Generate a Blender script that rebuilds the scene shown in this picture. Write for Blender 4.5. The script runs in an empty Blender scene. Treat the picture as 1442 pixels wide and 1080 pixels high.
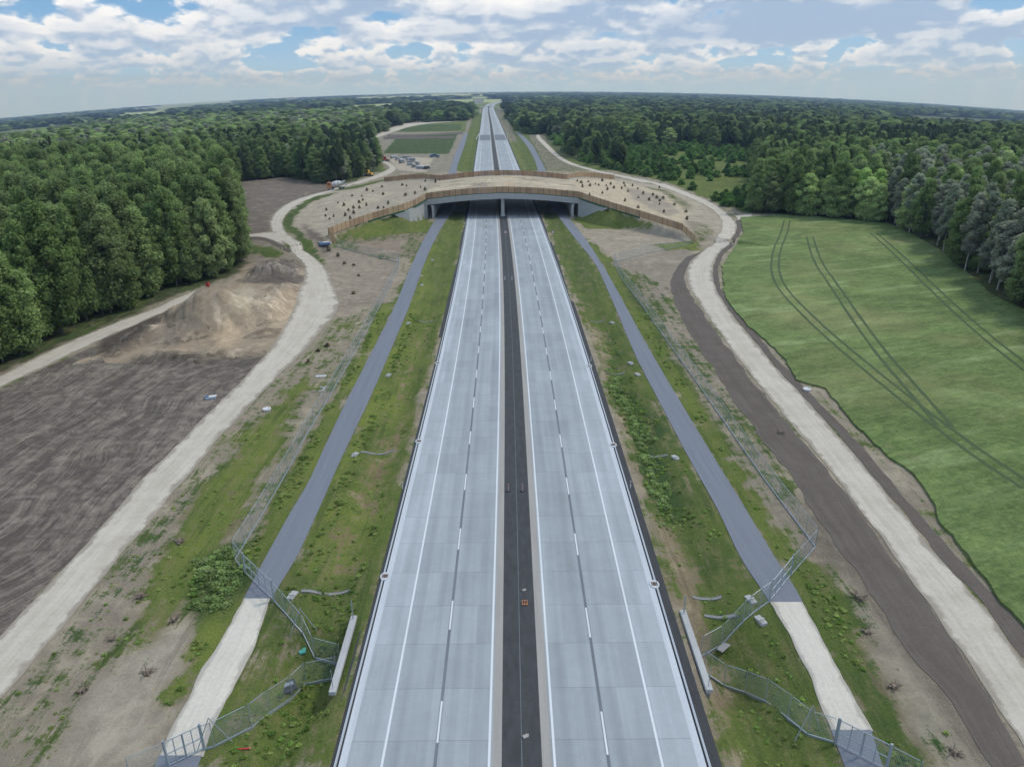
import bpy, bmesh, math, random
import numpy as np
from mathutils import Vector, Matrix
random.seed(7); RNG=np.random.default_rng(11)
SC=bpy.context.scene; COL=SC.collection
R=math.radians
# ------------------------------------------------------------------ camera
F=1038.24; CAMH=43.97; PITCH=0.382128; ROLL=-0.00838; YAW=0.004066
def _basis():
    fw=np.array([math.sin(YAW)*math.cos(PITCH),math.cos(YAW)*math.cos(PITCH),-math.sin(PITCH)])
    rt=np.cross(fw,[0,0,1]); rt/=np.linalg.norm(rt); up=np.cross(rt,fw)
    c,s=math.cos(ROLL),math.sin(ROLL)
    return fw,c*rt+s*up,-s*rt+c*up
FW,RT,UP=_basis()
cd=bpy.data.cameras.new('camera'); cam=bpy.data.objects.new('camera',cd); COL.objects.link(cam)
cd.sensor_fit='HORIZONTAL'; cd.sensor_width=36; cd.lens=36*F/1442; cd.clip_start=0.5; cd.clip_end=40000
cam.matrix_world=Matrix(((RT[0],UP[0],-FW[0],0),(RT[1],UP[1],-FW[1],0),(RT[2],UP[2],-FW[2],CAMH),(0,0,0,1)))
SC.camera=cam
def proj(P):
    d=np.asarray(P,float)-np.array([0,0,CAMH]); z=d@FW
    return 721+F*(d@RT)/z, 540-F*(d@UP)/z
def unp(px,py,z=0.0):
    d=FW+RT*(px-721)/F+UP*(540-py)/F
    t=(z-CAMH)/d[2]; return d[0]*t,d[1]*t
# ------------------------------------------------------------------ smooth noise in numpy
def _hash(ix,iy,s):
    h=(ix.astype(np.int64)*374761393+iy.astype(np.int64)*668265263+s*974634777)&0xffffffff
    h=((h^(h>>13))*1274126177)&0xffffffff
    return ((h^(h>>16))&0xffff)/65535.0
def vnoise(x,y,s=0):
    x=np.asarray(x,float);y=np.asarray(y,float)
    ix=np.floor(x);iy=np.floor(y);fx=x-ix;fy=y-iy;fx=fx*fx*(3-2*fx);fy=fy*fy*(3-2*fy)
    a=_hash(ix,iy,s);b=_hash(ix+1,iy,s);c=_hash(ix,iy+1,s);d=_hash(ix+1,iy+1,s)
    return (a*(1-fx)+b*fx)*(1-fy)+(c*(1-fx)+d*fx)*fy
def fbm(x,y,s=0,o=4):
    t=0;a=.5
    for i in range(o): t=t+a*vnoise(x,y,s+i);x=x*2.03;y=y*2.03;a*=.5
    return t
def sstep(a,b,x):
    t=np.clip((np.asarray(x,float)-a)/(b-a),0,1); return t*t*(3-2*t)
# ------------------------------------------------------------------ motorway centre line and terrain
_cx=np.array([0,30,122,183,278,453,750,1150,1750,2300,2900,3600,4500,6000.]);_cy=np.array([.5,.6,.66,.1,-1.75,-6.3,-13.8,-24,-40,-48,-30,40,170,420.])
def _spline(x,y):
    n=len(x);h=np.diff(x);A=np.zeros((n,n));b=np.zeros(n);A[0,0]=A[-1,-1]=1
    for i in range(1,n-1):
        A[i,i-1]=h[i-1];A[i,i]=2*(h[i-1]+h[i]);A[i,i+1]=h[i];b[i]=3*((y[i+1]-y[i])/h[i]-(y[i]-y[i-1])/h[i-1])
    c=np.linalg.solve(A,b);return c
_cc=_spline(_cx,_cy)
def CL(Y):
    Y=np.asarray(Y,float);i=np.clip(np.searchsorted(_cx,Y)-1,0,len(_cx)-2);h=_cx[i+1]-_cx[i];d=np.clip(Y,0,6000)-_cx[i]
    b=(_cy[i+1]-_cy[i])/h-h*(2*_cc[i]+_cc[i+1])/3;e=(_cc[i+1]-_cc[i])/(3*h)
    return _cy[i]+b*d+_cc[i]*d*d+e*d**3
XC=-1.7; YF0,YB0=271.0,328.0
def ZTOP(a): return np.interp(a,[0,8,16,27,40,57,82],[8.7,8.45,7.9,6.75,4.7,2.0,0.0])
FRONT_PX=[(463,332),(505,316),(545,303.5),(577.5,294.5),(806,282),(857.7,293.5),(900,306),(927.6,315),(960.6,325.5)]
BACK_PX=[(541.7,256.7),(560,254.8),(590,251.5),(818,249),(840,250.5),(865,253.5)]
def _solve(px,py):
    z=5.0
    for _ in range(40):
        x,y=unp(px,py,z); z=.5*z+.5*float(ZTOP(abs(x-XC)))
    return x,y,z
FRONT=[_solve(*p) for p in FRONT_PX]; BACK=[_solve(*p) for p in BACK_PX]
def _line(pts,Y0):
    l=[(x,y) for x,y,z in pts if x<XC-29]; r=[(x,y) for x,y,z in pts if x>XC+29]
    a=[(l[0][0]-25,l[0][1]+(l[0][1]-l[1][1])/(l[1][0]-l[0][0])*12)]+l+[(XC-28,Y0),(XC+28,Y0)]+r+[(r[-1][0]+25,r[-1][1]+(r[-1][1]-r[-2][1])/(r[-1][0]-r[-2][0])*12)]
    return np.array(a)
FL=_line(FRONT,YF0);BL=_line(BACK,YB0)
def YFRONT(x): return np.interp(x,FL[:,0],FL[:,1])
def YBACK(x): return np.interp(x,BL[:,0],BL[:,1])
MOUNDS=[]   # x,y,rx,ry,rot,h,seed
TRK=np.array(sorted([unp(*q) for q in [(300,577),(345,532),(387,487),(413,438),(420,413),(431,387),(430,373),(409,350)]],key=lambda q:q[1]))
def G(x,y,fine=True):
    x=np.asarray(x,float);y=np.asarray(y,float)
    yy=np.maximum(y,1.0); xl=np.maximum(np.abs(x)-60,0)
    g=-sstep(250,1100,y)*(.0030*np.maximum(y-300,0)+.064*xl*xl/yy)
    a=np.abs(x-CL(y))
    # verge: falls from the shoulder into a shallow swale
    v=-.75*sstep(14.3,17.2,a)*(1-sstep(17.8,20.3,a))
    v=np.where((y>150),v*.75,v)
    g=g+v
    # dip in front of the animal passage
    for sgn,yc in ((-1,47.5),(1,48.0)):
        ax=(x-CL(y))*sgn
        g=g-2.0*sstep(14.55,15.1,ax)*(1-sstep(17.5,24,ax))*np.exp(-((y-yc)/4.2)**4)
    # overpass embankments
    xa=np.abs(x-XC)
    zt=ZTOP(xa)
    yf=YFRONT(x);yb=YBACK(x)
    wo=np.where(xa<39.5,2.7,.4)
    s=zt-np.maximum(np.maximum(yf+wo-y,y-(yb-wo)),0)/1.6
    lim=np.where((y<yf+wo)|(y>yb-wo),(xa-28.6)*.80-.2,99)
    e=np.minimum(s,lim); e=np.where(xa>28.4,e,-900)
    g=np.maximum(g,e) if True else g
    g=g-.15*(a<13.6)
    for (mx,my,rx,ry,ro,h,sd) in (MOUNDS if fine else ()):
        dx=x-mx;dy=y-my;c,s_=math.cos(ro),math.sin(ro);u=(dx*c+dy*s_)/rx;w=(-dx*s_+dy*c)/ry
        d=np.sqrt(u*u+w*w); d=d+(fbm(x*.12,y*.12,sd)-.45)*.5
        m=np.clip(1-d,0,1)**.85
        m=m*(.62+.50*fbm(x*.3,y*.3,sd+5)+.55*np.abs(fbm(x*.22,y*.5,sd+9)-.47))
        g=g+1.32*h*m*sstep(-.5,3.5,np.interp(y,TRK[:,1],TRK[:,0])-x)
    return g
def at(px,py,dz=0.0):
    d=FW+RT*(px-721)/F+UP*(540-py)/F
    Y=np.geomspace(15,12000,900); t=Y/d[1]; x=d[0]*t; z=CAMH+d[2]*t
    f=z-(G(x,Y,False)+dz); k=np.argmax(f<0)
    if f[k]>=0: k=len(Y)-1
    a,b=Y[max(k-1,0)],Y[k]
    for _ in range(25):
        m=.5*(a+b); t=m/d[1]
        if CAMH+d[2]*t-(float(G(d[0]*t,m,False))+dz)<0: b=m
        else: a=m
    t=b/d[1]; return (float(d[0]*t),float(b))
def atn(pts): return [at(*p) for p in pts]
for px,py,rx,ry,ro,h,sd in [(338,452,15,7.5,.5,3.9,1),(300,462,9,6,.2,3.0,2),(262,470,12,6,.55,2.6,3),(385,428,9,7,.2,2.9,4),(405,412,6,8,.3,2.2,5),(395,385,9,7,.3,3.0,7),(370,392,6,4,.6,2.0,8),(420,376,6,4,.2,1.7,6),(215,470,11,2.6,.95,1.5,9),(235,458,5,3,.9,1.3,10),(190,487,7,2.5,.9,1.1,11),(165,497,8,2.0,.9,.9,12),(330,500,14,2.4,.1,.9,15),(260,508,9,2.6,.1,.7,16),(225,500,5,3,.4,.8,17),(385,470,6,3,.5,1.2,18)]:
    p=unp(px,py); MOUNDS.append((p[0],p[1],rx,ry,ro,h,sd))
# ------------------------------------------------------------------ object helpers
def tag(o,label=None,cat=None,group=None,kind=None):
    if label:o['label']=label
    if cat:o['category']=cat
    if group:o['group']=group
    if kind:o['kind']=kind
    return o
def empty(name,loc,rz=0,label=None,cat=None,group=None):
    o=bpy.data.objects.new(name,None);COL.objects.link(o);o.location=loc;o.rotation_euler=(0,0,rz);o.empty_display_size=.5
    return tag(o,label,cat,group)
def mesh_obj(name,verts,faces,mat,parent=None,smooth=False,uv=None,mats=None,mi=None):
    me=bpy.data.meshes.new(name);me.from_pydata([tuple(v) for v in verts],[],faces)
    for m in (mats or [mat]): me.materials.append(m)
    if mi is not None: me.polygons.foreach_set('material_index',mi)
    if smooth: me.polygons.foreach_set('use_smooth',[True]*len(me.polygons))
    if uv is not None:
        l=me.uv_layers.new(name='uv')
        vi=np.zeros(len(me.loops),int);me.loops.foreach_get('vertex_index',vi)
        l.data.foreach_set('uv',np.asarray(uv,float)[vi].ravel())
    o=bpy.data.objects.new(name,me);COL.objects.link(o)
    if parent:o.parent=parent
    return o
class MB:
    def __init__(s): s.v=[];s.f=[]
    def quad(s,a,b,c,d): n=len(s.v);s.v+=[a,b,c,d];s.f.append((n,n+1,n+2,n+3))
    def box(s,c,d,rz=0,tilt=None):
        n=len(s.v);M=Matrix.Rotation(rz,3,'Z')
        if tilt is not None: M=M@tilt
        for i in range(8):
            p=Vector(((i&1)-.5,((i>>1)&1)-.5,((i>>2)&1)-.5));p=Vector((p.x*d[0],p.y*d[1],p.z*d[2]))
            p=M@p;s.v.append((c[0]+p.x,c[1]+p.y,c[2]+p.z))
        for f in ((0,2,3,1),(4,5,7,6),(0,1,5,4),(2,6,7,3),(0,4,6,2),(1,3,7,5)): s.f.append(tuple(n+k for k in f))
        return s
    def tube(s,a,b,r,r2=None,n=8,cap=True):
        a=Vector(a);b=Vector(b);r2=r if r2 is None else r2;d=(b-a).normalized()
        u=d.orthogonal().normalized();w=d.cross(u);k=len(s.v)
        for p,q in((a,r),(b,r2)):
            for i in range(n):
                t=2*math.pi*i/n;s.v.append(tuple(p+(u*math.cos(t)+w*math.sin(t))*q))
        for i in range(n): s.f.append((k+i,k+(i+1)%n,k+n+(i+1)%n,k+n+i))
        if cap: s.f.append(tuple(k+i for i in range(n-1,-1,-1)));s.f.append(tuple(k+n+i for i in range(n)))
        return s
    def prism(s,poly,y0,y1,ax='y'):
        n=len(poly);k=len(s.v)
        for yy in(y0,y1):
            for a,b in poly: s.v.append((a,yy,b) if ax=='y' else (yy,a,b))
        for i in range(n): s.f.append((k+i,k+(i+1)%n,k+n+(i+1)%n,k+n+i))
        s.f.append(tuple(k+i for i in range(n-1,-1,-1)));s.f.append(tuple(k+n+i for i in range(n)));return s
    def build(s,name,mat,parent=None,smooth=False): return mesh_obj(name,s.v,s.f,mat,parent,smooth)
def bevel(o,w=.03,seg=2):
    m=o.modifiers.new('bevel','BEVEL');m.width=w;m.segments=seg;m.limit_method='ANGLE';return o
def copy_tree(o,parent=None):
    c=o.copy();COL.objects.link(c);c.parent=parent
    for ch in o.children: copy_tree(ch,c)
    return c
# ------------------------------------------------------------------ materials
class NT:
    def __init__(s,name):
        s.m=bpy.data.materials.new(name);s.m.use_nodes=True;s.t=s.m.node_tree;s.t.nodes.clear()
        s.out=s.n('ShaderNodeOutputMaterial')
    def n(s,k,**kw):
        x=s.t.nodes.new(k)
        for a,b in kw.items(): setattr(x,a,b)
        return x
    def l(s,a,b): s.t.links.new(a,b)
    def set(s,sock,v):
        if isinstance(v,bpy.types.NodeSocket): s.l(v,sock)
        elif v is not None:
            if isinstance(v,(tuple,list)) and len(v)==3 and sock.type=='RGBA': v=(*v,1)
            sock.default_value=v
    def co(s,kind='Object'): return s.n('ShaderNodeTexCoord').outputs[kind]
    def pos(s): return s.n('ShaderNodeNewGeometry').outputs['Position']
    def uv(s): return s.n('ShaderNodeTexCoord').outputs['UV']
    def map(s,v,sc=(1,1,1),rot=(0,0,0),loc=(0,0,0)):
        x=s.n('ShaderNodeMapping');s.l(v,x.inputs[0]);x.inputs['Scale'].default_value=sc;x.inputs['Rotation'].default_value=rot;x.inputs['Location'].default_value=loc;return x.outputs[0]
    def noise(s,v,scale,detail=4,rough=.55,dist=0):
        x=s.n('ShaderNodeTexNoise');s.l(v,x.inputs['Vector']);x.inputs['Scale'].default_value=scale;x.inputs['Detail'].default_value=detail;x.inputs['Roughness'].default_value=rough;x.inputs['Distortion'].default_value=dist;return x.outputs['Fac']
    def math(s,op,a,b=None,c=None,clamp=False):
        x=s.n('ShaderNodeMath',operation=op,use_clamp=clamp);s.set(x.inputs[0],a)
        if b is not None:s.set(x.inputs[1],b)
        if c is not None:s.set(x.inputs[2],c)
        return x.outputs[0]
    def ss(s,v,a,b,lo=0,hi=1):
        x=s.n('ShaderNodeMapRange',interpolation_type='SMOOTHSTEP');s.set(x.inputs[0],v)
        for i,q in enumerate((a,b,lo,hi)): s.set(x.inputs[i+1],q)
        return x.outputs[0]
    def mix(s,f,a,b,bt='MIX'):
        x=s.n('ShaderNodeMix',data_type='RGBA',blend_type=bt);s.set(x.inputs[0],f);s.set(x.inputs[6],a);s.set(x.inputs[7],b);return x.outputs[2]
    def scale(s,c,f):
        x=s.n('ShaderNodeVectorMath',operation='SCALE');s.set(x.inputs[0],c);s.set(x.inputs[3],f);return x.outputs[0]
    def attr(s,name): return s.n('ShaderNodeAttribute',attribute_name=name)
    def bump(s,h,st=.5,d=.1):
        x=s.n('ShaderNodeBump');s.l(h,x.inputs['Height']);x.inputs['Strength'].default_value=st;x.inputs['Distance'].default_value=d;return x.outputs[0]
    def bsdf(s,col,rough=.9,normal=None,metal=0,spec=.3,trans=None,alpha=None,sub=None):
        x=s.n('ShaderNodeBsdfPrincipled');s.set(x.inputs['Base Color'],col);s.set(x.inputs['Roughness'],rough);x.inputs['Metallic'].default_value=metal
        x.inputs['Specular IOR Level'].default_value=spec
        if normal is not None:s.l(normal,x.inputs['Normal'])
        if alpha is not None:s.set(x.inputs['Alpha'],alpha)
        s.l(x.outputs[0],s.out.inputs[0]);return s.m
def simple(name,col,rough=.8,var=.25,sc=3.0,metal=0,spec=.3,bump=.2):
    t=NT(name);p=t.co();a=t.noise(p,sc,5);b=t.noise(p,sc*.17,3)
    f=t.math('MULTIPLY_ADD',a,var,1-var*.5);f2=t.math('MULTIPLY_ADD',b,var,1-var*.5)
    c=t.scale(col,t.math('MULTIPLY',f,f2))
    return t.bsdf(c,rough,t.bump(a,bump,.02),metal,spec)
M={}
# ground: colour painted per vertex in zones, vegetation broken up by noise
t=NT('ground');P=t.pos();vc=t.attr('zone_colour').outputs['Color'];vv=t.n('ShaderNodeSeparateColor');t.l(t.attr('zone_veg').outputs['Color'],vv.inputs[0])
veg,tint,rg=vv.outputs
n1=t.noise(P,.55,10,.68);n2=t.noise(P,.08,5,.6);n3=t.noise(P,3.6,7,.75);n7=t.noise(P,5.5,3,.6);nL=t.noise(t.map(P,(1.0,.10,1),(0,0,R(3))),.75,7,.66,.5);n4=t.noise(t.map(P,(1,.22,1)),.9,6,.6)
n5=t.noise(P,.16,7,.62,1.2);soil=t.scale(vc,t.math('MULTIPLY',t.math('MULTIPLY_ADD',n1,1.0,.5),t.math('MULTIPLY_ADD',n3,.6,.7)));soil=t.mix(t.ss(n5,.50,.66,0,.6),soil,t.mix(.35,t.scale(vc,1.5),(.36,.32,.26)));soil=t.mix(t.ss(n5,.44,.30,0,.5),soil,t.scale(vc,.55))
soil=t.mix(t.ss(n4,.52,.75,0,.45),soil,t.scale(vc,1.5))
tt=t.math('ADD',tint,t.math('MULTIPLY_ADD',n2,1.2,-.6),clamp=True)
gr=t.mix(tt,(.048,.086,.028),(.175,.212,.048))
n6=t.noise(P,7.0,4,.7);gr=t.mix(t.ss(n4,.46,.70,0,.6),gr,(.20,.185,.085));gr=t.mix(t.ss(n1,.50,.72,0,.5),gr,(.055,.10,.03));gr=t.scale(gr,t.math('MULTIPLY_ADD',n6,.9,.55))
gr=t.scale(gr,t.math('MULTIPLY_ADD',n3,1.5,.25))
fac=t.math('ADD',veg,t.math('MULTIPLY_ADD',n1,1.5,-.75));fac=t.math('ADD',fac,t.math('MULTIPLY_ADD',n2,.8,-.4))
fac=t.math('ADD',fac,t.math('MULTIPLY_ADD',n3,1.0,-.5));fac=t.math('ADD',fac,t.math('MULTIPLY_ADD',nL,1.3,-.65))
fac=t.ss(fac,.38,.66);soil=t.mix(t.ss(n7,.60,.70,0,.45),soil,(.45,.41,.35));soil=t.mix(t.ss(nL,.42,.30,0,.5),soil,t.scale(vc,.5));gr=t.mix(t.ss(nL,.52,.70,0,.55),gr,(.045,.075,.026));gr=t.mix(t.ss(n7,.64,.72,0,.35),gr,(.30,.29,.17))
soil=t.mix(1.0,soil,(1.20,1.17,1.06),'MULTIPLY');M['ground']=t.bsdf(t.mix(fac,soil,gr),.95,t.bump(t.math('ADD',n1,n3),.8,.25),spec=.1)
# concrete carriageway
t=NT('concrete_road');u=t.n('ShaderNodeSeparateXYZ');t.l(t.uv(),u.inputs[0]);U,V=u.outputs[0],u.outputs[1]
uvv=t.uv()
sl=t.math('FLOOR',t.math('DIVIDE',V,5.0));ln=t.math('FLOOR',t.math('DIVIDE',t.math('SUBTRACT',U,0.0),3.75))
cmb=t.n('ShaderNodeCombineXYZ');t.l(sl,cmb.inputs[0]);t.l(ln,cmb.inputs[1])
wn=t.n('ShaderNodeTexWhiteNoise',noise_dimensions='2D');t.l(cmb.outputs[0],wn.inputs['Vector'])
fr=t.math('FRACT',t.math('DIVIDE',V,5.0));jd=t.math('MINIMUM',fr,t.math('SUBTRACT',1.0,fr));joint=t.math('LESS_THAN',jd,.0065)
jn=t.noise(t.map(uvv,(.3,.2,1)),1,2);joint=t.math('MULTIPLY',joint,t.math('MULTIPLY_ADD',jn,.6,.05))
st=t.noise(t.map(uvv,(2.2,.035,1)),1.0,6,.65);st2=t.noise(t.map(uvv,(.25,.02,1)),1.0,4);st3=t.noise(t.map(uvv,(.7,6,1)),1.0,3);bl=t.noise(uvv,.35,6)
whl=t.math('FRACT',t.math('DIVIDE',t.math('SUBTRACT',t.math('ABSOLUTE',U),2.306),1.89));whl=t.ss(t.math('ABSOLUTE',t.math('SUBTRACT',whl,.5)),.0,.34,-.06,.03);dn=t.noise(t.map(uvv,(1.1,.5,1)),2.2,8,.75);dk=t.noise(t.map(uvv,(.16,.05,1)),1.0,5,.6)
f=t.math('MULTIPLY_ADD',st,.34,.83);f=t.math('ADD',f,whl);f=t.math('MULTIPLY',f,t.math('MULTIPLY_ADD',dn,.22,.89));f=t.math('MULTIPLY',f,t.ss(dk,.25,.75,.90,1.08));f=t.math('MULTIPLY',f,t.math('MULTIPLY_ADD',st2,.28,.86));f=t.math('MULTIPLY',f,t.math('MULTIPLY_ADD',wn.outputs[0],.13,.935));f=t.math('MULTIPLY',f,t.math('MULTIPLY_ADD',bl,.2,.9));f=t.math('MULTIPLY',f,t.math('MULTIPLY_ADD',st3,.08,.96))
c=t.scale((.312,.345,.370),t.math('MULTIPLY',f,t.ss(t.math('ABSOLUTE',U),9.79,9.81,.98,1.13)));c=t.mix(joint,c,(.10,.11,.12))
M['road']=t.bsdf(c,.7,spec=.35)
def strip(name,col,amp=.3,sc=1.0,rough=.85,sx=2.0,sy=.1):
    t=NT(name);v=t.uv();a=t.noise(t.map(v,(sx,sy,1)),sc,6,.6);b=t.noise(v,sc*3,6,.7);
    return t.bsdf(t.scale(col,t.math('MULTIPLY',t.math('MULTIPLY_ADD',a,amp*2,1-amp),t.math('MULTIPLY_ADD',b,amp,1-amp/2))),rough,spec=.3)
M['median']=strip('median_asphalt',(.055,.058,.062),.5,1.0,.85,1.6,.5)
M['median_edge']=strip('median_concrete',(.33,.32,.30),.22)
M['white']=strip('white_paint',(.64,.68,.71),.16)
M['gutter']=strip('gutter_concrete',(.50,.54,.58),.2)
M['kerb']=strip('kerb_concrete',(.40,.44,.48),.15)
M['black_gravel']=strip('black_gravel',(.05,.052,.056),.5,3.0)
M['seam']=strip('seam_line',(.16,.18,.20),.4)
M['asphalt']=strip('service_asphalt',(.175,.195,.232),.22,1.0,.85,5.,.06)
# gravel track
def gravel(name,col,dark,amp=1.0):
    t=NT(name);v=t.uv();p=t.pos();s=t.n('ShaderNodeSeparateXYZ');t.l(v,s.inputs[0]);U=s.outputs[0]
    a=t.noise(t.map(v,(6.,.05,1)),1,6,.6,.3);b=t.noise(p,.3,8,.65);c_=t.noise(p,3,6,.75)
    d=t.noise(t.map(v,(14,.12,1)),1,3)
    f=t.math('ADD',t.math('MULTIPLY_ADD',a,.55,.0),t.math('MULTIPLY',b,.55));rt=t.math('ABSOLUTE',t.math('SUBTRACT',t.math('ABSOLUTE',t.math('SUBTRACT',t.math('ADD',U,t.math('MULTIPLY_ADD',t.noise(t.map(v,(0,.03,1)),1,3),.16,-.08)),.5)),.19));rt=t.math('MULTIPLY',t.ss(rt,.055,.0),t.ss(b,.38,.6));f=t.ss(t.math('ADD',f,t.math('MULTIPLY',rt,.10)),.42,.72)
    e=t.math('ABSOLUTE',t.math('SUBTRACT',U,.5));ed=t.ss(t.math('ADD',e,t.math('MULTIPLY_ADD',b,.5,-.25)),.36,.46)
    c=t.mix(t.math('MULTIPLY',f,.6*amp),col,dark);c=t.mix(t.math('MULTIPLY',ed,.85),c,tuple(q*.8 for q in dark));c=t.scale(c,t.math('MULTIPLY_ADD',c_,.45,.78))
    c=t.scale(c,t.math('MULTIPLY_ADD',d,.25,.87))
    return t.bsdf(c,.95,t.bump(c_,.4,.03),spec=.1)
M['gravel']=gravel('gravel_track',(.53,.49,.42),(.36,.32,.26),.8)
M['pale_gravel']=gravel('pale_gravel',(.60,.57,.50),(.48,.45,.39),.6)
M['brown_soil']=gravel('brown_soil',(.115,.098,.085),(.17,.15,.13),.8)
# construction yard soil
t=NT('yard_soil');p=t.pos();q=t.map(p,(1,1,1),(0,0,R(12)))
wp=t.n('ShaderNodeTexNoise');t.l(p,wp.inputs['Vector']);wp.inputs['Scale'].default_value=.022;wp.inputs['Detail'].default_value=2
ad=t.n('ShaderNodeVectorMath',operation='MULTIPLY_ADD');t.l(wp.outputs['Color'],ad.inputs[0]);ad.inputs[1].default_value=(34,20,0);t.l(q,ad.inputs[2]);qd=ad.outputs[0]
a=t.noise(t.map(qd,(.55,.07,1)),1.0,8,.66,.3);w=t.noise(t.map(qd,(2.6,.10,1)),1.0,4,.6,.1);b=t.noise(p,.045,5,.6);e=t.noise(p,.5,9,.72,.6);c_=t.noise(p,3.2,6,.75)
f=t.math('ADD',t.math('MULTIPLY',a,.6),t.math('MULTIPLY',b,.5));f=t.math('ADD',f,t.math('MULTIPLY_ADD',e,.8,-.4))
c=t.mix(t.ss(f,.42,.80),(.105,.090,.078),(.29,.25,.205));c=t.mix(t.ss(w,.54,.66,0,.4),c,(.075,.064,.056));c=t.mix(t.ss(w,.44,.36,0,.35),c,(.33,.29,.24))
c=t.scale(c,t.math('MULTIPLY_ADD',c_,.8,.6));M['yard']=t.bsdf(c,.95,t.bump(t.math('ADD',e,w),.9,.25),spec=.1)
# crop field
t=NT('crop_field');p=t.pos();q=t.map(p,(1,1,1),(0,0,R(-20)));a=t.noise(t.map(q,(.35,1.4,1)),.8,8,.68,.8);b=t.noise(p,.022,5,.6);c_=t.noise(p,2.5,7,.75);d=t.noise(t.map(q,(.2,1.,1)),.22,5,.6)
e=t.noise(p,1.1,6,.7,.5);c=t.mix(t.ss(t.math('ADD',t.math('MULTIPLY',a,.5),t.math('MULTIPLY',e,.5)),.36,.66),(.095,.150,.048),(.195,.262,.088));c=t.mix(t.ss(b,.48,.70,0,.6),c,(.28,.28,.125));c=t.mix(t.ss(d,.52,.72,0,.5),c,(.33,.41,.19))
bp=t.noise(p,.035,7,.6,.6);c=t.mix(t.ss(bp,.64,.70,0,.6),c,(.26,.21,.15));wv_=t.noise(t.map(q,(.5,.9,1)),.11,6,.6,1.5);c=t.scale(c,t.ss(wv_,.3,.7,.78,1.18));c8=t.noise(t.map(q,(1,2.2,1)),6.0,4,.75);c=t.scale(c,t.math('MULTIPLY',t.math('MULTIPLY_ADD',c_,1.2,.4),t.math('MULTIPLY_ADD',c8,.8,.6)));M['crop']=t.bsdf(c,.9,t.bump(t.math('ADD',e,c_),.9,.22),spec=.15)
M['tramline']=strip('tramline',(.060,.095,.036),.5,2.0)
# leaves
def leafmat(name,dark,light,warm,bright=1.0):
    t=NT(name);g=t.n('ShaderNodeNewGeometry');oi=t.n('ShaderNodeObjectInfo');rnd=oi.outputs['Random']
    pi=t.noise(t.co(),.45,3,.6);wp=t.noise(g.outputs['Position'],.009,5,.62)
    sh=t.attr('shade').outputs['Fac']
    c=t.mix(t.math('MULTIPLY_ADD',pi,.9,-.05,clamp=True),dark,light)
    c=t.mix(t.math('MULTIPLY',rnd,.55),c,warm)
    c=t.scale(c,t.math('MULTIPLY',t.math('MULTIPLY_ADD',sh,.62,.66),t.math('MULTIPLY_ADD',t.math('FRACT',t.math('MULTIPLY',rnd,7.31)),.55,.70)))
    c=t.scale(c,t.math('MULTIPLY',t.math('MULTIPLY_ADD',wp,1.3,.35),bright))
    d=t.n('ShaderNodeBsdfDiffuse');t.set(d.inputs[0],c);tr=t.n('ShaderNodeBsdfTranslucent');t.set(tr.inputs[0],c);mx=t.n('ShaderNodeMixShader');mx.inputs[0].default_value=.45
    t.l(d.outputs[0],mx.inputs[1]);t.l(tr.outputs[0],mx.inputs[2]);t.l(mx.outputs[0],t.out.inputs[0]);return t.m
M['leaf_dark']=leafmat('leaf_dark',(.080,.125,.042),(.165,.225,.075),(.150,.180,.085),2.1)
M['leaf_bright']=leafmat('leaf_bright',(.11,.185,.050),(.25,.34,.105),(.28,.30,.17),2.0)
M['leaf_pale']=leafmat('leaf_pale',(.16,.195,.130),(.29,.33,.23),(.27,.26,.21),1.6)
M['needle']=leafmat('needle',(.050,.082,.038),(.095,.135,.058),(.10,.12,.062),1.6)
M['shrub']=leafmat('shrub_leaf',(.055,.125,.028),(.14,.25,.055),(.14,.19,.07),1.75)
M['weed']=leafmat('weed_leaf',(.07,.14,.035),(.18,.26,.055),(.24,.24,.10),1.9)
M['sapling']=leafmat('sapling_leaf',(.13,.115,.07),(.24,.21,.12),(.27,.20,.13),1.4)
M['bark']=simple('bark',(.10,.085,.07),.95,.5,4)
M['bark_pale']=simple('pale_bark',(.42,.40,.36),.9,.4,3)
M['concrete']=simple('concrete',(.40,.41,.41),.85,.35,.8)
M['concrete_dark']=simple('weathered_concrete',(.27,.27,.27),.85,.35,.8)
M['wood_a']=simple('wood_cladding',(.40,.26,.15),.8,.5,1.2)
M['wood_b']=simple('wood_cladding_light',(.52,.36,.21),.8,.4,1.2)
M['wood_c']=simple('wood_cladding_brown',(.32,.21,.125),.8,.5,1.2)
M['post_brown']=simple('brown_post',(.10,.075,.06),.7,.3,2)
M['green_edge']=simple('green_plinth',(.018,.10,.045),.7,.3,2)
M['steel']=simple('galvanised_steel',(.34,.39,.43),.5,.2,4,.3,.5)
M['dark_rubber']=simple('rubber',(.03,.03,.03),.8,.2,4)
for k,c in dict(yellow_paint=(.55,.33,.05),red_paint=(.42,.05,.04),orange_paint=(.45,.20,.10),white_panel=(.62,.63,.63),blue_paint=(.10,.17,.28),dark_paint=(.03,.035,.045),roof_red=(.30,.12,.08),roof_grey=(.22,.22,.23),wall_cream=(.55,.52,.45),wall_white=(.68,.68,.66),glass_dark=(.03,.04,.05),turquoise=(.10,.40,.36),wood_root=(.20,.16,.12),white_plastic=(.60,.61,.61),grey_block=(.27,.31,.37),green_yellow=(.45,.5,.12),rust=(.20,.13,.09),stone=(.35,.33,.30)).items(): M[k]=simple(k,c,.6,.25,3)
t=NT('chain_mesh');v=t.uv();s=t.n('ShaderNodeSeparateXYZ');t.l(v,s.inputs[0])
def _w(o): 
    f=t.math('FRACT',t.math('MULTIPLY',o,10.0));return t.math('LESS_THAN',f,.085)
al=t.math('MAXIMUM',_w(s.outputs[0]),_w(s.outputs[1]));M['mesh']=t.bsdf((.40,.47,.50),.5,alpha=al,spec=.4)
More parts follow.
